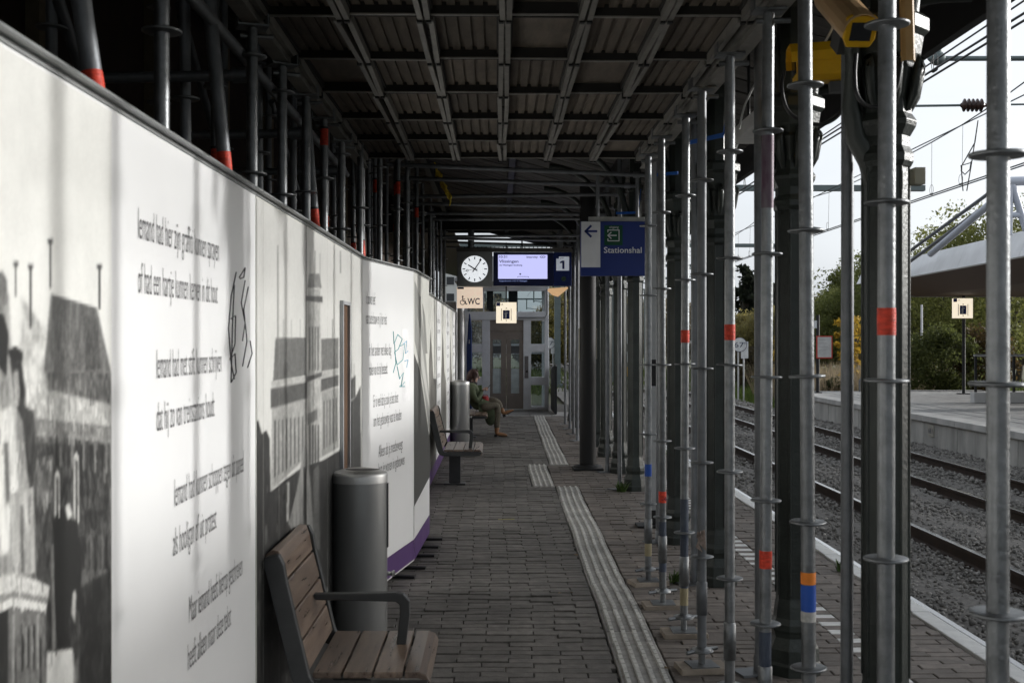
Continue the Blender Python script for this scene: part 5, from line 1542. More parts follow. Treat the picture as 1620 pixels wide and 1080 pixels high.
# coat
cn = [(p(-.45, 0, .52), (.165, .19)), (p(-.47, 0, .68), (.15, .175)), (p(-.49, 0, .82), (.145, .175)), (p(-.485, 0, .93), (.12, .18)), (p(-.46, 0, .985), (.075, .085)),
      (p(-.48, -.18, .92), .075), (p(-.455, -.225, .78), .066), (p(-.40, -.21, .665), .064), (p(-.345, -.135, .74), .052), (p(-.305, -.065, .825), .044),
      (p(-.48, .18, .92), .075), (p(-.455, .225, .78), .066), (p(-.40, .21, .675), .064), (p(-.345, .135, .75), .052), (p(-.30, .065, .835), .044),
      (p(-.34, 0, .54), (.15, .2)), (p(-.22, -.02, .53), (.125, .19)), (p(-.15, -.04, .44), (.07, .14)), (p(-.14, -.06, .30), (.035, .10)), (p(-.13, -.06, .21), (.018, .06))]
ce = [(0, 1), (1, 2), (2, 3), (3, 4), (3, 5), (5, 6), (6, 7), (7, 8), (8, 9), (3, 10), (10, 11), (11, 12), (12, 13), (13, 14), (0, 15), (15, 16), (16, 17), (17, 18), (18, 19)]
skin('coat', cn, ce, coat_m, person, 2)
b_, e_ = chain([(p(-.33, -.10, .55), .09), (p(-.16, -.105, .565), .088), (p(-.02, -.065, .60), .073), (p(-.005, -.05, .44), .066), (p(-.02, -.05, .28), .06), (p(-.022, -.05, .16), .056)])
skin('trouser_leg', b_, e_, trou_m, person, 2)
b_, e_ = chain([(p(-.33, .08, .59), .095), (p(-.18, .075, .645), .092), (p(-.03, .02, .665), .078), (p(.025, 0, .575), .066), (p(.06, -.01, .50), .058)])
skin('trouser_leg', b_, e_, trou_m, person, 2)
def boot(ank, heel, toe, up, name='boot'):
    a_, h_, t_ = Vector(ank), Vector(heel), Vector(toe)
    nodes = [(a_ + Vector(up) * .05, .052), (a_, .05), (h_, .042), (h_ + (t_ - h_) * .5, (.042, .034)), (h_ + (t_ - h_) * .85, (.034, .022)), (t_, (.016, .012))]
    bo = skin(name, nodes, [(0, 1), (1, 2), (2, 3), (3, 4), (4, 5)], boot_m, person, 2)
    d = (t_ - h_).normalized(); dn = Vector((d.z, 0, -d.x)); dn = dn if dn.dot(Vector(up)) < 0 else -dn
    b = MB(); b.bar(h_ - d * .035 + dn * .04, h_ + d * .02 + dn * .04, .055, .05, up=tuple(-dn)); b.bar(h_ + d * .05 + dn * .034, t_ + dn * .008, .06, .012, up=tuple(-dn)); b.build('sole', black, bo)
boot(p(-.022, -.05, .15), p(-.03, -.05, .068), p(.17, -.06, .030), (0, 0, 1))
boot(p(.075, -.01, .49), p(.105, -.01, .435), p(.285, -.015, .495), (-.5, 0, .85))
# hair: thick bob of clumped strands
hb = MB(); rr_ = random.Random(5)
for i in range(90):
    th = rr_.uniform(0, 6.283); el = rr_.uniform(.0, 1.0)
    cx_, cy_ = math.cos(th), math.sin(th)
    if cx_ > .55 and el < .75: continue
    r0_ = .088 * math.sqrt(1 - el * el * .92)
    st = Vector(p(-.445 + .03 * cx_ * 0, 0, 1.13)) + Vector((cx_ * r0_, cy_ * r0_ * .95, el * .105))
    ln = rr_.uniform(.06, .15) if cx_ < .4 else rr_.uniform(.03, .06)
    md_ = st + Vector((cx_ * .035, cy_ * .032, -ln * .45)); en = st + Vector((cx_ * .03 - .01, cy_ * .028, -ln))
    hb.tube([st, md_, en], [.024, .023, .009], 6)
hb.lathe([(.03, .112), (.07, .09), (.095, .045), (.1, 0), (.092, -.04)], 16, c=p(-.452, 0, 1.12), caps=True)
hb.build('hair', hair_m, person)
b = MB(); b.lathe([(.07, -.03), (.085, 0), (.07, .03)], 14, c=p(-.455, 0, .985)); b.build('scarf', mat('scarf_dark', (.03, .028, .035), .9), person)
ph_ = MB(); Mq = Euler((0, R(38), 0)).to_matrix(); ph_.cbox((0, 0, 0), (.01, .075, .15), 0, Mq); o = ph_.build('phone', black, None, .003); o.location = (-.185, PY, .905)
tag(o, 'dark mobile phone held by the seated person', 'phone')
bg_ = empty('handbag', (-.235, PY, .645), 'red handbag resting on the lap of the seated person', 'bag')
nb, eb = chain([((-.07, .0, .03), (.05, .08)), ((.0, 0, .03), (.075, .1)), ((.07, 0, .015), (.05, .085))])
skin('pouch', nb, eb, mat('bag_red', (.38, .03, .035), .55, 0, .25, 20, .3, 60), bg_, 2)
b = MB(); b.tube([(-.06, .02, .08), (-.03, .02, .13), (.03, .02, .13), (.06, .02, .08)], .008, 6); b.build('handle', MATS['bag_red'], bg_)
# ================================================================== YELLOW CAMERAS, LUMINAIRE, CABLES
def camera_unit(loc, rot, label, body_m, L=.42, w=.085, front=True):
    o = empty('platform_camera', loc, label, 'camera'); o.rotation_euler = rot
    b = MB()       # rounded housing along -y (front at y=0)
    prof_ = [(-w, -w * .75), (-w * .55, -w), (w * .55, -w), (w, -w * .75), (w, w * .45), (w * .6, w * .95), (-w * .6, w * .95), (-w, w * .45)]
    b.prism(prof_, .012, L, 'XZ'); b.build('housing', body_m, o, .008)
    top_ = prof_[4:8]
    out_ = [(w * 1.1, 0), *[(x * 1.1, z * 1.1 + .004) for x, z in top_], (-w * 1.1, 0)]; in_ = [(w * 1.03, 0), *[(x * 1.03, z * 1.03) for x, z in top_], (-w * 1.03, 0)]
    b = MB()
    for q in range(len(out_) - 1):
        b.prism([in_[q], out_[q], out_[q + 1], in_[q + 1]], -.035, L * .95, 'XZ')
    b.build('sun_hood', body_m, o)
    b = MB(); b.prism([(x * .98, z * .98) for x, z in prof_], -.01, .012, 'XZ'); fr = b.build('front_frame', yellow_p, o, .006)
    b = MB(); b.box(-w * .62, w * .62, -.014, -.008, -w * .55, w * .5); b.build('window', glass_dark, fr)
    b = MB(); b.cbox((0, L * .45, -w - .03), (.05, .12, .05)); b.build('mount', mat('mount_grey', (.1, .1, .1), .5, .4), o)
    return o
c1 = empty('platform_camera', (1.372, 4.40, 2.93), 'yellow fronted platform camera facing the viewer above the poles', 'camera'); c1.rotation_euler = (R(34), 0, R(3))
b = MB(); b.lathe([(.058, .0), (.066, .012), (.066, .15), (.068, .155), (.068, .17), (.066, .175), (.066, .40), (.05, .42)], 24, axis='Y'); b.build('housing', tan_p, c1)
b = MB()
for q in range(9):
    t0_, t1_ = R(20 * q), R(20 * (q + 1))
    b.prism([(.069 * math.cos(t0_), .069 * math.sin(t0_)), (.074 * math.cos(t0_), .074 * math.sin(t0_)), (.074 * math.cos(t1_), .074 * math.sin(t1_)), (.069 * math.cos(t1_), .069 * math.sin(t1_))], -.03, .36, 'XZ')
b.build('sun_hood', tan_p, c1)
b = MB(); b.prism([(-.062, -.03), (-.045, -.062), (.045, -.062), (.062, -.03), (.062, .05), (.045, .062), (-.045, .062), (-.062, .05)], -.018, .004, 'XZ'); fr = b.build('front_frame', yellow_p, c1, .006)
b = MB(); b.box(-.04, .04, -.022, -.016, -.034, .036); b.build('window', glass_dark, fr)
b = MB(); b.cbox((0, .17, -.10), (.05, .1, .08)); b.build('mount', mat('mount_grey', (.1, .1, .1), .5, .4), c1)
camera_unit((1.42, 5.52, 3.06), (R(3), R(0), R(-96)), 'long yellow camera housing seen side on over the second column', yellow_p, .46, .085)
camera_unit((1.533, 4.34, 2.83), (R(86), 0, 0), 'tan upright camera housing beside the nearest column capital', mat('tan_yellow', (.45, .27, .10), .5), .4, .022)
# supporting arm and cable loops
b = MB(); b.tube([(1.52, 4.62, 2.36), (1.485, 4.62, 2.47), (1.43, 4.62, 2.56), (1.40, 4.6, 2.68), (1.395, 4.56, 2.82), (1.38, 4.52, 2.92)], [.055, .05, .045, .035, .03, .03], 12)
tag(b.build('camera_bracket', iron), 'dark curved bracket arm reaching from the nearest column to the camera', 'bracket')
def cable(pts, r, label, m=None):
    # smooth curve through the points
    P_ = [Vector(q) for q in pts]; out = []
    for i in range(len(P_) - 1):
        p0, p1, p2, p3 = P_[max(i - 1, 0)], P_[i], P_[i + 1], P_[min(i + 2, len(P_) - 1)]
        for t in [q / 8 for q in range(8)]:
            out.append(.5 * ((2 * p1) + (p2 - p0) * t + (2 * p0 - 5 * p1 + 4 * p2 - p3) * t * t + (3 * p1 - p0 - 3 * p2 + p3) * t ** 3))
    out.append(P_[-1])
    b = MB(); b.tube(out, r, 8); return tag(b.build('cable', m or mat('cable_black', (.02, .02, .02), .35)), label, 'cable')
cable([at(1242, 112, 5.5), at(1238, 140, 5.5), at(1248, 175, 5.5), at(1275, 193, 5.5), at(1305, 196, 5.5), at(1330, 180, 5.5), at(1338, 150, 5.5)], .009, 'black cable loop hanging below the long yellow housing')
cable([at(1356, 85, 4.4), at(1354, 120, 4.4), at(1358, 150, 4.4), at(1375, 168, 4.4), at(1400, 165, 4.4), at(1420, 140, 4.4), at(1428, 95, 4.4)], .009, 'black cable loop between the two tan camera housings')
cable([at(1331, 18, 5.2), at(1318, 45, 5.6), at(1300, 80, 6.0)], .006, 'thin pale wire slanting behind the ceiling corner', mat('wire_pale', (.5, .5, .48), .5))
cable([at(1200, 125, 6.6), at(1180, 165, 6.6), at(1170, 205, 6.6)], .006, 'thin pale wire hanging near the canopy edge', MATS['wire_pale'])
# luminaire under the canopy by the ceiling edge
lm = empty('strip_luminaire', (1.62, 7.1, 3.05), 'white strip luminaire hanging above the columns by the ceiling edge', 'luminaire')
b = MB(); b.prism([(-.08, .0), (.08, 0), (.06, .11), (-.06, .11)], -.55, .55, 'XZ'); b.build('housing', mat('luminaire_white', (.62, .62, .6), .5), lm, .006)
b = MB(); b.tube([(0, -.4, .11), (0, -.4, .95)], .01, 6); b.tube([(0, .4, .11), (0, .4, .95)], .01, 6); b.build('suspension', black, lm)

# ================================================================== OPPOSITE PLATFORM CANOPY AND FURNITURE
oc = empty('opposite_canopy', (0, 0, 0), 'canopy with pale grey curved fascia over the opposite platform', 'canopy')
def ox(Y): return 10.35 + .048 * (Y + 2) 
fas_m = mat('fascia_panel', (.78, .785, .79), .55, .1, .08, 1.5, rnd=.05)
sof_m = mat('soffit_wood', (.085, .052, .035), .7, 0, .3, 2, 0, stretch=(1, 6, 1))
Yc = [-14 + 2.0 * k for k in range(28)]
for i in range(len(Yc) - 1):
    y0, y1 = Yc[i], Yc[i + 1]
    if y1 > 40.1: break
    x0, x1 = ox(y0), ox(y1)
    tap = lambda yy: .62 if yy < 34 else max(.54, .62 - (yy - 34) * .014)
    zt = 4.27
    b = MB()
    vs = [(x0 + .26, y0 + .006, zt), (x1 + .26, y1 - .006, zt), (x1, y1 - .006, zt - tap(y1)), (x0, y0 + .006, zt - tap(y0)), (x0 + .35, y0 + .006, zt), (x1 + .35, y1 - .006, zt), (x1 + .2, y1 - .006, zt - tap(y1)), (x0 + .2, y0 + .006, zt - tap(y0))]
    b.add(vs, [(0, 1, 2, 3), (7, 6, 5, 4), (0, 4, 5, 1), (3, 2, 6, 7), (1, 5, 6, 2), (0, 3, 7, 4)])
    b.build('fascia_panel', fas_m, oc)
yE = 40.0
vs = []
for y in (-14.0, 33.0, yE):
    x = ox(y) + .36; d_ = .58 if y < 34 else .5
    vs += [(x, y, 4.26), (x, y, 4.27 - d_), (x + 1.7, y, 3.3), (x + 10, y, 3.3), (x + 10, y, 4.26)]
b = MB(); fs = []
for q in range(2):
    fs += [(q * 5 + i, q * 5 + (i + 1) % 5, q * 5 + 5 + (i + 1) % 5, q * 5 + 5 + i) for i in range(5)]
fs += [(0, 1, 2, 3, 4), (14, 13, 12, 11, 10)]
b.add(vs, fs); b.build('roof_slab', sof_m, oc)
b = MB(); b.box(ox(yE) + .4, ox(yE) + 9, yE + .005, yE + .05, 3.28, 3.42); b.build('end_trim', mat('soffit_trim', (.28, .27, .25), .6), oc)
ceil_l = mat('downlight', (.6, .5, .4), .5, emis=(1, .75, .5), estr=1.0)
for y in (24, 28):
    b = MB(); b.box(16.0, 16.5, y, y + .12, 3.28, 3.296); b.build('downlight', ceil_l, oc)
# columns of that canopy
for y in (14, 22, 30, 37.5):
    b = MB(); b.tube([(ox(y) + 3.9, y, 0), (ox(y) + 3.9, y, 3.3)], .11, 12); b.build('column', mat('canopy_column', (.14, .17, .18), .5, .2), oc)
# steel mast frame and stays on top
bl = mat('mast_pale', (.50, .53, .60), .5, .1, .06, 2); bd_ = mat('stay_dark', (.12, .13, .14), .5, .2)
mr_ = empty('roof_mast', (0, 0, 0), 'pale steel mast frame with stays on the opposite canopy roof', 'mast')
def seg(name, a, c, r, m): 
    b = MB(); b.tube([a, c], r, 10); b.build(name, m, mr_)
YM = 25.0
seg('mast_post', at(1600, 372, YM), at(1602, 283, YM), .075, bl); seg('mast_post', at(1628, 365, YM), at(1603, 284, YM), .075, bl)
seg('cross_beam', at(1594, 287, YM), at(1660, 285, YM), .10, bl); seg('cross_beam', at(1600, 340, YM), at(1650, 340, YM), .06, bl)
seg('stay', at(1598, 284, YM), at(1400, 428, 34), .045, bd_); seg('stay', at(1598, 300, YM), at(1400, 445, 36), .05, bd_); seg('strut', at(1475, 402, 30), at(1590, 306, YM), .085, bl)
# shelter at the right edge
st_ = empty('platform_shelter', (0, 0, 0), 'dark framed glazed shelter under the opposite canopy', 'shelter')
sd_ = mat('shelter_dark', (.09, .095, .10), .5, .2)
for q in range(5):
    x = 15.6 + q * .95
    b = MB(); b.box(x - .06, x + .06, 30.9, 31.05, 0, 3.25); b.build('post', sd_, st_)
for z in (.5, 1.35, 2.2, 3.1):
    b = MB(); b.box(15.6, 19.6, 30.93, 31.02, z - .06, z + .06); b.build('rail', sd_, st_)
for q in range(4):
    for (z0, z1) in ((.56, 1.29), (1.41, 2.14), (2.26, 3.04)):
        b = MB(); b.box(15.67 + q * .95, 16.48 + q * .95, 30.97, 30.98, z0, z1); b.build('pane', glass_pane, st_)
# railing on a white plinth
rw = empty('platform_railing', (0, 0, 0), 'black barred railing on a white plinth on the opposite platform', 'railing')
Yr = 33.0; x0 = (1545 - VPX) / FP * Yr
b = MB(); b.box(x0, x0 + 6, Yr, Yr + .3, 0.002, .30); b.build('plinth', mat('plinth_white', (.55, .55, .54), .7, 0, .1, 3), rw, .01)
b = MB(); b.tube([(x0 + .05, Yr + .15, 1.35), (x0 + 6, Yr + .15, 1.35)], .035, 8); b.build('handrail', mat('rail_pale', (.45, .46, .47), .4, .5), rw)
for q in range(11):
    b = MB(); b.bar((x0 + .1 + q * .55, Yr + .15, .3), (x0 + .1 + q * .55, Yr + .15, 1.33), .06, .06); b.build('baluster', black, rw)
# lift sign on its black pole
lp2 = empty('pole_lift_sign', at(1527, 618, 40.4), 'lit cream lift sign on a black pole on the opposite platform', 'sign'); lp2.location.z = 0
lp2.location.x = (1527 - VPX) / FP * 38.5; lp2.location.y = 38.5
b = MB(); b.tube([(0.08, .14, 0), (.08, .14, 3.28)], .055, 12); b.build('pole', black, lp2)
b = MB(); b.box(-.1, .26, -.03, .31, 0, .025); b.build('foot_plate', black, lp2)
hd = empty('tmp', (0, 0, 0))
COL.objects.unlink(hd); bpy.data.objects.remove(hd)
zs = zy(504, 38.5)
class _Off: pass
box_o = MB(); box_o.box(-.33, .33, 0, .1, zs, zs + .66); box_o.build('light_box', MATS['lift_cream'], lp2, .004)
b = MB(); quad(b, -.325, -.20, zs + .54, zs + .655, -.004); b.build('corner_mark', sign_blue, lp2)
text('lettering', 'lift', .075, sign_dark, lp2, (-.17, -.004, zs + .57))
b = MB(); quad(b, -.11, .11, zs + .13, zs + .42, -.004); sy_ = b.build('lift_symbol', sign_blue, lp2)
flat('symbol_lines', [[(-.17, zs + .08), (-.15, zs + .08), (-.15, zs + .47), (-.17, zs + .47)], [(.15, zs + .08), (.17, zs + .08), (.17, zs + .47), (.15, zs + .47)], [(-.03, zs + .45), (.03, zs + .45), (0, zs + .49)], [(-.03, zs + .10), (.03, zs + .10), (0, zs + .06)]], sign_dark, sy_, -.005)
flat('figure', [disc(-.02, zs + .385, .022, 12), [(-.055, zs + .335), (.015, zs + .355), (.065, zs + .33), (.065, zs + .31), (.012, zs + .32), (.01, zs + .15), (-.05, zs + .15), (-.05, zs + .3)]], sign_white, sy_, -.007)
# red framed notice on black post
nb_ = empty('red_framed_notice', ((1303 - VPX) / FP * 39.5, 39.5, 0), 'white notice with red frame on a black post at the platform end', 'notice')
b = MB(); b.tube([(-.15, .05, 0), (-.15, .05, 2.65)], .06, 10); b.build('post', black, nb_)
b = MB(); b.box(-.27, -.03, -.08, .2, 0, .03); b.build('foot_plate', black, nb_)
z0, z1 = zy(568, 39.5), zy(532, 39.5)
b = MB(); b.box(-.22, .33, -.03, .0, z0, z1); fr_ = b.build('frame', mat('frame_red', (.5, .05, .035), .5), nb_)
b = MB(); quad(b, -.18, .29, z0 + .04, z1 - .04, -.034); b.build('sheet', mat('notice_sheet', (.55, .55, .54), .6, 0, .12, 5), fr_)
for q in range(4):
    b = MB(); quad(b, -.14, .1 + .04 * (q % 3), z1 - .14 - q * .12, z1 - .13 - q * .12, -.037); b.build('print_line', mat('print_grey', (.3, .3, .3), .6), fr_)
b = MB(); b.box(-.29, -.20, -.02, .0, zy(520, 39.5), zy(508, 39.5)); b.build('plate', sign_white, nb_)
# speed/kilometre sign 67
ks = empty('kilometre_sign', ((1174 - VPX) / FP * 48, 48, -.8), 'round topped white sign reading 67 on two thin posts', 'sign')
for xx in (-.13, .1):
    b = MB(); b.tube([(xx, .04, 0), (xx, .04, 2.3)], .035, 8); b.build('post', mat('post_white', (.55, .55, .54), .5), ks)
b = MB(); zc = 2.42
b.add([(u, -.006, w) for u, w in disc(-.08, zc, .30, 28)] , [tuple(range(28))])
b.box(-.02, .28, .0, .02, 1.85, 2.55)
b.build('plate', mat('sign_white_plate', (.66, .67, .67), .5), ks)
text('lettering', "67'", .30, sign_dark, ks, (-.30, -.012, zc - .11), width=.46)
b = MB()
for k in range(28):
    t0, t1 = k * math.pi / 14, (k + 1) * math.pi / 14
    b.add([(-.08 + r_ * math.cos(t), -.009, zc + r_ * math.sin(t)) for t, r_ in ((t0, .305), (t0, .285), (t1, .285), (t1, .305))], [(0, 1, 2, 3)])
b.build('rim', sign_dark, ks)
ks2 = copy_tree(ks); ks2.location = (at(872, 545, 62).x, 62, -.75); ks2['label'] = 'far white numbered sign glimpsed just right of the lift'
# small hoop on the platform end
b = MB(); b.tube([(0, 0, 0), (0, 0, .35)] + [(.12 - .12 * math.cos(a_), 0, .35 + .12 * math.sin(a_)) for a_ in [q * math.pi / 8 for q in range(1, 8)]] + [(.24, 0, .35), (.24, 0, .25)], .035, 8)
o = b.build('pipe_hoop', galv_dark); o.location = ((1362 - VPX) / FP * 40.5, 40.5, 0); tag(o, 'small bent grey pipe hoop on the far platform end', 'pipe')
# thin white marker post in the bushes
b = MB(); b.tube([(0, 0, 0), (0, 0, 4.2)], .05, 8); o = b.build('marker_post', mat('marker_white', (.6, .6, .62), .5)); o.location = ((1461 - VPX) / FP * 52, 52, -.8); tag(o, 'thin white marker post standing in the bushes', 'post')

# ================================================================== OVERHEAD LINE
wire_m = mat('wire_dark', (.035, .035, .035), .5); gan_m = mat('gantry_grey', (.13, .16, .16), .55, .3, .15, 2)
def gantry(Y, z, label, xl_=-2.5, xr_=13.0, posts=True, drops=(3.0, 7.2), th=.16, raw_z=None):
    g_ = empty('line_gantry', (0, Y, -.8), label, 'gantry', 'overhead line gantries')
    b = MB(); b.box(xl_, xr_, -.1, .1, z + .8 - th / 2, z + .8 + th / 2); b.build('beam', gan_m, g_)
    if posts:
        for xx in (xr_ - .3,):
            b = MB(); b.box(xx - .14, xx + .14, -.14, .14, 0, z + .8 - th / 2); b.build('mast', gan_m, g_)
    for xx in drops:
        b = MB(); b.tube([(xx, 0, z + .8), (xx, 0, z - .35)], .06, 8); b.build('drop_post', gan_m, g_)
        b = MB(); b.tube([(xx, 0, z - .2), (xx + 1.2, 0, z - .35)], .035, 8); b.build('register_arm', gan_m, g_)
    return g_
# nearest support: drop post with a long horizontal arm and an insulator
gn = empty('line_gantry', (0, 17, -.8), 'nearest overhead line support with drop post and horizontal arm', 'gantry', 'overhead line gantries')
pA = at(1487, 92, 17)
b = MB(); b.tube([(pA.x, 0, pA.z + .8 - .05), (pA.x, 0, pA.z + .8 + 2.2)], .055, 10); b.build('drop_post', gan_m, gn)
b = MB(); b.tube([(pA.x - .12, 0, pA.z + .8), (pA.x + 6.5, 0, pA.z + .8 + .03)], .038, 8); b.lathe([(.02, -.15), (.1, -.05), (.1, .05), (.02, .12)], 10, c=(pA.x, 0, pA.z + .8), axis='X'); b.build('register_arm', gan_m, gn)
b = MB(); b.box(pA.x - 5, pA.x + 8, -.12, .12, pA.z + 2.9, pA.z + 3.1); b.build('beam', gan_m, gn)
pB = at(1462, 168, 19)
ins = empty('insulator_rod', pB, 'horizontal rod ending in a ribbed brown insulator', 'insulator')
b = MB(); b.tube([(-.6, 0, 0), (.62, 0, .02)], .02, 8); b.tube([(1.1, 0, .03), (4.5, 0, .08)], .016, 8); b.build('rod', gan_m, ins)
b = MB(); prf = [(.02, .62)]
for q in range(5): prf += [(.05, .66 + q * .07), (.11, .69 + q * .07), (.05, .72 + q * .07)]
b.lathe(prf + [(.03, 1.04), (.03, 1.12)], 14, axis='X', c=(0, 0, .022)); b.build('insulator', mat('porcelain_brown', (.05, .025, .018), .25), ins)
gantry(33, zy(298, 33), 'second overhead gantry with its beam ending beside the nearest column', -2.5, (1465 - VPX) / FP * 33, posts=False, drops=(4.6, (1232 - VPX) / FP * 33))
for i, (Y, py) in enumerate(((53, 389), (68, 421), (84, 441), (104, 459), (130, 474))):
    gantry(Y, zy(py, Y), f'{["third", "fourth", "fifth", "sixth", "farthest"][i]} overhead gantry counted along the tracks', -3.0, 13.5, drops=(3.2, 8.4), posts=True)
# masts left of the tracks in the distance
for i, (px, Y, wd) in enumerate(((882, 62, .32), (969, 70, .22), (974, 78, .2))):
    b = MB(); b.box(-wd / 2, wd / 2, -wd / 2, wd / 2, 0, 8.5); b.box(-wd * .8, wd * .8, -wd * .8, wd * .8, 0, .3); o = b.build('line_mast', gan_m); o.location = ((px - VPX) / FP * Y, Y, -.8)
    tag(o, ['grey steel mast standing just right of the lift', 'slim bluish mast between the far columns', 'second slim mast behind the far columns'][i], 'mast')
SUP = [-14, 17, 33, 53, 68, 84, 104, 130, 160]
def cat_line(x, zc, zm, label):
    w = empty('overhead_wire', (x, 0, zc), label, 'wire', 'overhead line wires')
    for dx in (-.05, .05):
        b = MB(); b.tube([(dx, -14, 0), (dx, 160, 0)], .012, 5); b.build('contact_wire', wire_m, w)
    for a_, c_ in zip(SUP[:-1], SUP[1:]):
        n_ = 12; pts = []
        sag = .055 * (c_ - a_) * .8
        for q in range(n_ + 1):
            t = q / n_
            pts.append((.04 * math.sin(q), a_ + (c_ - a_) * t, zm - zc - sag * 4 * t * (1 - t) * .55))
        b = MB(); b.tube(pts, .011, 5); b.build('messenger_wire', wire_m, w)
        for q in range(1, n_, 1):
            if a_ > 60 and q % 2: continue
            x_, y_, z_ = pts[q]
            b = MB(); b.tube([(x_, y_, z_), (x_ * .5, y_, .012)], .004, 4)
            if a_ < 60:
                b.tube([(.0, y_ + .09 * math.cos(k * .7), .1 + .09 * math.sin(k * .7)) for k in range(10)], .004, 4)
                b.tube([(0, y_ - .05, .02), (0, y_ + .05, .02)], .02, 5)
            b.build('dropper', wire_m, w)
cat_line(4.46, 4.50, 5.75, 'double contact wire with droppers over the near track')
cat_line(7.86, 4.40, 5.65, 'double contact wire with droppers over the far track')
for i, (x0, z0_, x1, z1_) in enumerate(((6.2, 6.0, 6.2, 6.3), (9.4, 6.4, 9.0, 6.6), (3.0, 6.4, 3.0, 6.4))):
    b = MB(); b.tube([(x0, -10, z0_), (x0 * .5 + x1 * .5, 40, z0_ - .5), (x1, 120, z1_)], .013, 5)
    tag(b.build('feeder_wire', wire_m), ['feeder wire strung between the two tracks', 'feeder wire strung above the opposite platform edge', 'feeder wire strung along the canopy edge'][i], 'wire', 'feeder wires')
# tensioning loop hanging between the wires
b = MB()
pts0 = [at(1551, 190, 23), at(1546, 225, 23), at(1525, 262, 23), at(1524, 270, 23), at(1530, 276, 23), at(1538, 268, 23), at(1540, 255, 23)]
b.tube(pts0, .012, 6); b.tube([at(1551, 190, 23), at(1540, 262, 23), at(1533, 302, 23)], .012, 6); b.tube([at(1524, 262, 23), at(1527, 302, 23)], .012, 6); b.tube([at(1523, 262, 23), at(1540, 257, 23)], .01, 5)
tag(b.build('wire_jumper', wire_m), 'looped jumper wire hanging between the overhead wires', 'wire')
# signal beside the far tracks
sgn = empty('rail_signal', ((994 - VPX) / FP * 75, 75, -.8), 'far railway signal with black head, white stripes and yellow box', 'signal')
b = MB(); b.tube([(0, 0, 0), (0, 0, 4.2)], .06, 8); b.build('post', black, sgn)
b = MB(); b.box(-.22, .22, -.1, .1, 3.4, 5.0); b.build('head', black, sgn, .05)
for z in (1.2, 2.4):
    b = MB(); b.box(-.15, .15, -.09, .0, z, z + .7); b.build('stripe', sign_white, sgn)
b = MB(); b.box(-.25, .25, -.2, .2, .3, .9); b.build('box', yellow_p, sgn)
# ================================================================== VEGETATION
def leaf_mat(name, c, v=.35):
    if name in MATS: return MATS[name]
    m = bpy.data.materials.new(name); m.use_nodes = True
    t = m.node_tree; N, L = t.nodes, t.links; b = N['Principled BSDF']
    b.inputs['Roughness'].default_value = .6; b.inputs['Specular IOR Level'].default_value = .25
    ge = N.new('ShaderNodeNewGeometry'); cr = N.new('ShaderNodeValToRGB')
    els = cr.color_ramp.elements
    els[0].position = 0; els[0].color = (*[q * (1 - v) for q in c], 1)
    els[1].position = 1; els[1].color = (c[0] * (1 + v * 1.3), c[1] * (1 + v), c[2] * (1 + v * .6), 1)
    L.new(ge.outputs['Random Per Island'], cr.inputs['Fac'])
    tr = N.new('ShaderNodeBsdfTranslucent'); mx_ = N.new('ShaderNodeMixShader'); mx_.inputs[0].default_value = .5
    L.new(cr.outputs['Color'], b.inputs['Base Color']); L.new(cr.outputs['Color'], tr.inputs['Color'])
    L.new(b.outputs[0], mx_.inputs[1]); L.new(tr.outputs[0], mx_.inputs[2]); L.new(mx_.outputs[0], N['Material Output'].inputs['Surface'])
    MATS[name] = m; return m
def fast_mesh(name, V, F, m):
    me = bpy.data.meshes.new(name); k = F.shape[1]
    me.vertices.add(len(V)); me.vertices.foreach_set('co', np.ascontiguousarray(V, dtype=np.float32).ravel())
    me.loops.add(F.size); me.loops.foreach_set('vertex_index', F.ravel().astype(np.int32))
    me.polygons.add(len(F)); me.polygons.foreach_set('loop_start', np.arange(0, F.size, k, dtype=np.int32))
    me.update(calc_edges=True); me.validate(); me.materials.append(m); return me
def leaves(centres, radii, per, size, rg):
    """leaf faces spread through clumps"""
    n_ = len(centres) * per
    c = np.repeat(centres, per, 0); r_ = np.repeat(radii, per)[:, None]
    d = rg.normal(size=(n_, 3)); d /= np.linalg.norm(d, axis=1, keepdims=True)
    p_ = c + d * r_ * (rg.uniform(.2, 1, (n_, 1)) ** .6) * np.array([1, 1, .75])
    u = rg.normal(size=(n_, 3)); u /= np.linalg.norm(u, axis=1, keepdims=True)
    w = np.cross(u, rg.normal(size=(n_, 3))); w /= np.linalg.norm(w, axis=1, keepdims=True)
    s_ = size * rg.uniform(.6, 1.4, (n_, 1))
    V = np.stack([p_ - u * s_, p_ + w * s_ * .45 + u * s_ * .1, p_ + u * s_, p_ - w * s_ * .45 + u * s_ * .1], 1).reshape(-1, 3)
    return V, np.arange(n_ * 4).reshape(-1, 4)
bark = mat('bark', (.06, .05, .038), .9, 0, .3, 8, .4, 20)
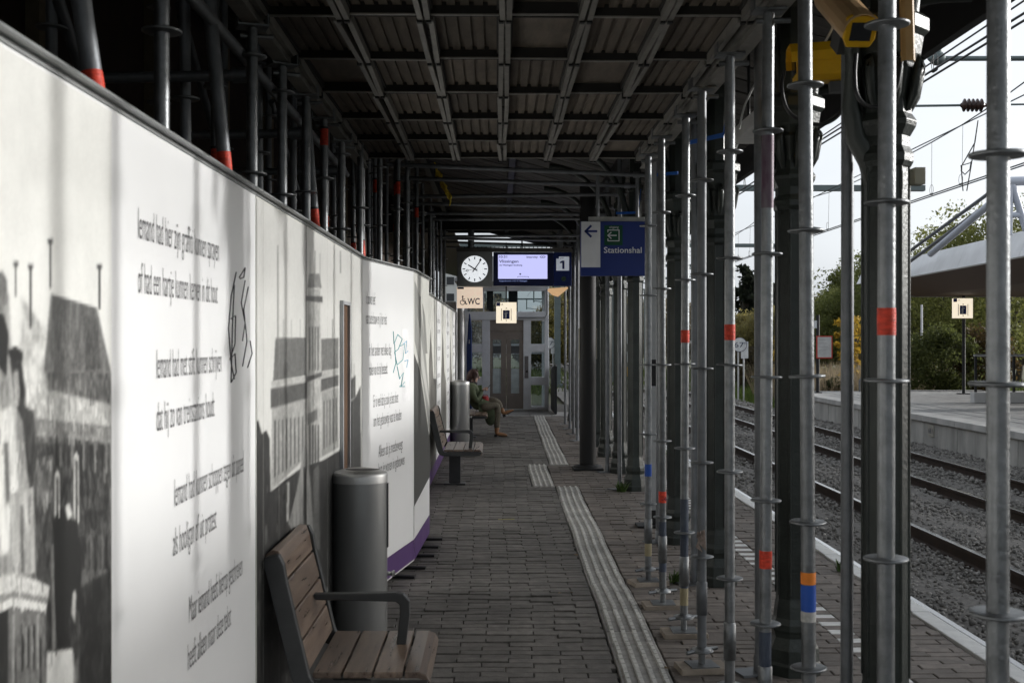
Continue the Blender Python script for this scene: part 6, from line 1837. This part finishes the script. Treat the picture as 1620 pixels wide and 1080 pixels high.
def tree(name, label, loc, h, rad, col, seed, clumps=46, per=70, lsize=.16, trunk=.3, group='trees beyond the tracks', cat='tree', mname=None, dens=1.0, shape='round'):
    rg = np.random.default_rng(seed); rr = random.Random(seed)
    o = empty(name, loc, label, cat, group)
    hb_ = h * trunk
    cz_ = hb_ + (h - hb_) * .5; rz_ = (h - hb_) * .5
    d = rg.normal(size=(clumps, 3)); d /= np.linalg.norm(d, axis=1, keepdims=True)
    q = rg.uniform(.35, 1.0, (clumps, 1)) ** .5
    c = d * q * np.array([rad, rad, rz_]) * .85
    if shape == 'cone': c[:, :2] *= (1 - (c[:, 2:3] + rz_) / (2 * rz_) * .7)
    c[:, 2] += cz_
    cr_ = rg.uniform(.16, .36, clumps) * min(rad, rz_ * 1.3)
    V, Fq = leaves(c, cr_, per, lsize, rg)
    link('crown', fast_mesh('crown', V, Fq, leaf_mat(mname or name + str(seed), col)), o)
    b = MB(); t_r = h * .022
    b.tube([(0, 0, -.2), (t_r * rr.uniform(-1, 1), 0, hb_ * .6), (t_r * rr.uniform(-2, 2), t_r, hb_ + rz_ * .5), (0, 0, h * .86)], [t_r * 1.25, t_r, t_r * .7, t_r * .15], 8)
    for k in range(min(14, clumps)):
        e = Vector(c[k]); z0 = rr.uniform(hb_ * .7, hb_ + rz_ * .6); s0 = Vector((0, 0, min(z0, e.z)))
        b.tube([s0, s0.lerp(e, .5) + Vector((0, 0, .08 * h * rr.random())), e], [t_r * .45, t_r * .28, t_r * .07], 5)
    b.build('trunk', bark, o)
    return o
GZ = -.86
def tx(px, Y): return (px - VPX) / FP * Y
green_d = (.13, .155, .05); green_m = (.18, .20, .065); olive = (.21, .19, .075); yellow_l = (.40, .28, .04); brownish = (.10, .075, .035); bare = (.16, .14, .10)
T = [
 # px, Y, height, radius, colour, label
 (1500, 62, 9.0, 4.2, green_m, 'tall green tree rising behind the canopy stays'),
 (1585, 58, 10.0, 4.6, green_m, 'tall broad tree behind the roof mast at the right edge'),
 (1430, 66, 7.4, 3.4, green_d, 'dark green tree just right of the nearest column'),
 (1372, 72, 8.4, 3.6, green_d, 'dark round tree above the tip of the opposite canopy'),
 (1545, 74, 9.6, 5.0, green_m, 'broad green tree filling the gap behind the canopy roof'),
 (1465, 78, 8.4, 4.6, green_d, 'rounded green tree farther behind the canopy stays'),
 (1400, 84, 8.6, 4.6, green_m, 'green tree rising behind the canopy fascia tip'),
 (1345, 90, 7.8, 4.6, green_d, 'dark tree behind the bright yellow young tree'),
 (1620, 70, 9.8, 5.2, green_m, 'broad tree half cut by the right picture edge'),
 (1290, 96, 6.6, 4.6, olive, 'dull olive tree right of the second column'),
 (1235, 100, 6.0, 4.6, olive, 'wide olive tree between the pines and the second column'),
 (1315, 76, 6.4, 3.4, green_m, 'mid green tree behind the red framed notice'),
 (1262, 88, 5.8, 3.8, olive, 'olive tree between the second column and taped pole'),
 (1212, 92, 5.2, 3.8, olive, 'lighter olive tree left of the second column'),
 (1165, 98, 5.0, 3.6, olive, 'low olive tree behind the white 67 sign'),
 (1110, 100, 6.2, 4.0, bare, 'thin brownish tree behind the middle columns'),
 (1060, 108, 7.4, 4.2, bare, 'grey brown tree glimpsed left of the middle columns'),
 (1010, 112, 7.0, 4.2, olive, 'far olive tree under the hanging blue sign'),
 (950, 118, 8.6, 4.4, bare, 'far bare looking tree behind the round black column'),
 (905, 110, 8.2, 4.0, olive, 'far tree with yellowing leaves right of the lift'),
 (860, 96, 5.4, 3.6, (.11, .10, .03), 'yellowish tree seen through the right lift panes'),
 (770, 100, 6.5, 4.0, bare, 'far tree seen through the left lift panes'),
]
for i, (px, Y, h, rd_, c_, lab) in enumerate(T):
    tree('broadleaf_tree', lab, (tx(px, Y), Y, GZ), h, rd_, c_, 100 + i, clumps=95, per=190 if c_ is not bare else 90, lsize=.10 if Y < 80 else .13, trunk=.07, mname='leaf_%d' % (i % 6 if False else i))
# tall dark conifers far away
for i, (px, h, lab) in enumerate(((1180, 13.0, 'tall dark far pine left of the second column'), (1206, 12.2, 'second tall dark far pine beside the purple painted pole'), (1228, 10.5, 'smaller dark far pine by the second column'))):
    tree('pine_tree', lab, (tx(px, 150), 150, GZ), h, 3.2, (.016, .022, .013), 300 + i, clumps=40, per=60, lsize=.34, trunk=.28, shape='cone', mname='leaf_pine', group='far pines')
# yellow shrubs
tree('yellow_shrub', 'bright yellow leaved young tree left of the red taped pole', (tx(1352, 50), 50, GZ), 4.4, 1.0, yellow_l, 401, clumps=30, per=36, lsize=.10, trunk=.2, group='yellow shrubs', cat='shrub')
tree('yellow_shrub', 'yellow leaved shrub right of the white 67 sign', (tx(1238, 52), 52, GZ), 3.2, .8, yellow_l, 402, clumps=28, per=38, lsize=.09, trunk=.1, group='yellow shrubs', cat='shrub')
tree('yellow_shrub', 'small yellow shrub low beside the grey prop', (tx(1348, 46.5), 46.5, GZ), 2.2, .5, yellow_l, 403, clumps=14, per=34, lsize=.08, trunk=.1, group='yellow shrubs', cat='shrub')
# big bush on the far platform end, hedge and low growth
tree('round_bush', 'large dark green bush behind the pole with the lift sign', (tx(1490, 42.6), 42.6, GZ), 3.3, 1.6, (.09, .11, .036), 410, clumps=110, per=110, lsize=.065, trunk=.04, group='bushes', cat='bush')
tree('round_bush', 'reddish green bush at the right of the lift sign pole', (tx(1560, 43), 43, GZ), 3.4, 1.4, (.085, .06, .025), 411, clumps=80, per=100, lsize=.07, trunk=.04, group='bushes', cat='bush')
tree('round_bush', 'low brown bush behind the yellow shrub', (tx(1405, 52), 52, GZ), 2.8, 1.6, brownish, 412, clumps=46, per=60, lsize=.09, trunk=.04, group='bushes', cat='bush')
tree('round_bush', 'low brown thicket behind the white 67 sign', (tx(1180, 60), 60, GZ), 2.6, 2.0, (.06, .05, .028), 413, clumps=46, per=60, lsize=.1, trunk=.04, group='bushes', cat='bush')
tree('round_bush', 'small green bush at the foot of the notice post', (tx(1325, 44), 44, GZ), 1.4, .6, (.05, .06, .025), 414, clumps=24, per=60, lsize=.06, trunk=.04, group='bushes', cat='bush')
# grass and dry reeds: nobody could count them
def blades(n_, xr, yr, hr, w, col, name, seed, lean_=.3):
    rg = np.random.default_rng(seed)
    p_ = np.stack([rg.uniform(*xr, n_), rg.uniform(*yr, n_), np.full(n_, GZ)], 1)
    h_ = rg.uniform(*hr, (n_, 1)); a = rg.uniform(0, 6.28, n_)
    s_ = np.stack([np.cos(a), np.sin(a), np.zeros(n_)], 1) * w
    l_ = np.stack([rg.normal(0, lean_, n_), rg.normal(0, lean_, n_), np.ones(n_)], 1) * h_
    V = np.stack([p_ - s_, p_ + s_, p_ + l_ * .6 + s_ * .6, p_ + l_, p_ + l_ * .6 - s_ * .6], 1).reshape(-1, 3)
    tag(link(name, fast_mesh(name, V, np.arange(n_ * 5).reshape(-1, 5), leaf_mat(name + '_leaf', col, .4))), kind='stuff')
blades(12000, (tx(1240, 47), 17.6), (43.5, 53), (.35, 1.9), .012, (.26, .22, .155), 'dry_reeds', 21, .26)
blades(26000, (9.9, 24), (41.2, 60), (.1, .42), .018, (.085, .13, .03), 'grass', 22)
blades(16000, (-6, 30), (56, 100), (.15, .6), .04, (.08, .11, .035), 'far_grass', 23)

# far buildings behind the lift
def block(px0, px1, Y, h, label, col, floors=5, seed=1):
    x0, x1 = tx(px0, Y), tx(px1, Y)
    o = empty('apartment_block', (x0, Y, GZ), label, 'building', 'far apartment blocks')
    b = MB(); b.box(0, x1 - x0, 0, 12, 0, h); b.build('wall', mat('block_wall_%d' % seed, col, .8, 0, .08, .3), o)
    b = MB(); b.box(-.2, x1 - x0 + .2, -.2, 12.2, h, h + .4); b.build('roof', mat('block_roof', (.12, .12, .12), .8), o)
    n_ = max(2, int((x1 - x0) / 2.4))
    for f_ in range(floors):
        for q in range(n_):
            cx_ = (x1 - x0) * (q + .5) / n_; z_ = 1 + (h - 1.5) * f_ / floors
            b = MB(); b.box(cx_ - .7, cx_ + .7, -.05, .03, z_, z_ + 1.4); w_ = b.build('window', mat('block_frame', (.5, .5, .5), .6), o)
            b = MB(); b.box(cx_ - .62, cx_ + .62, -.07, -.05, z_ + .08, z_ + 1.32); b.build('pane', glass_dark, w_)
block(700, 800, 190, 15, 'pale apartment block seen through the upper lift panes', (.55, .55, .54), 5, 1)
block(868, 930, 230, 15, 'grey apartment block glimpsed right of the lift', (.30, .29, .28), 6, 2)
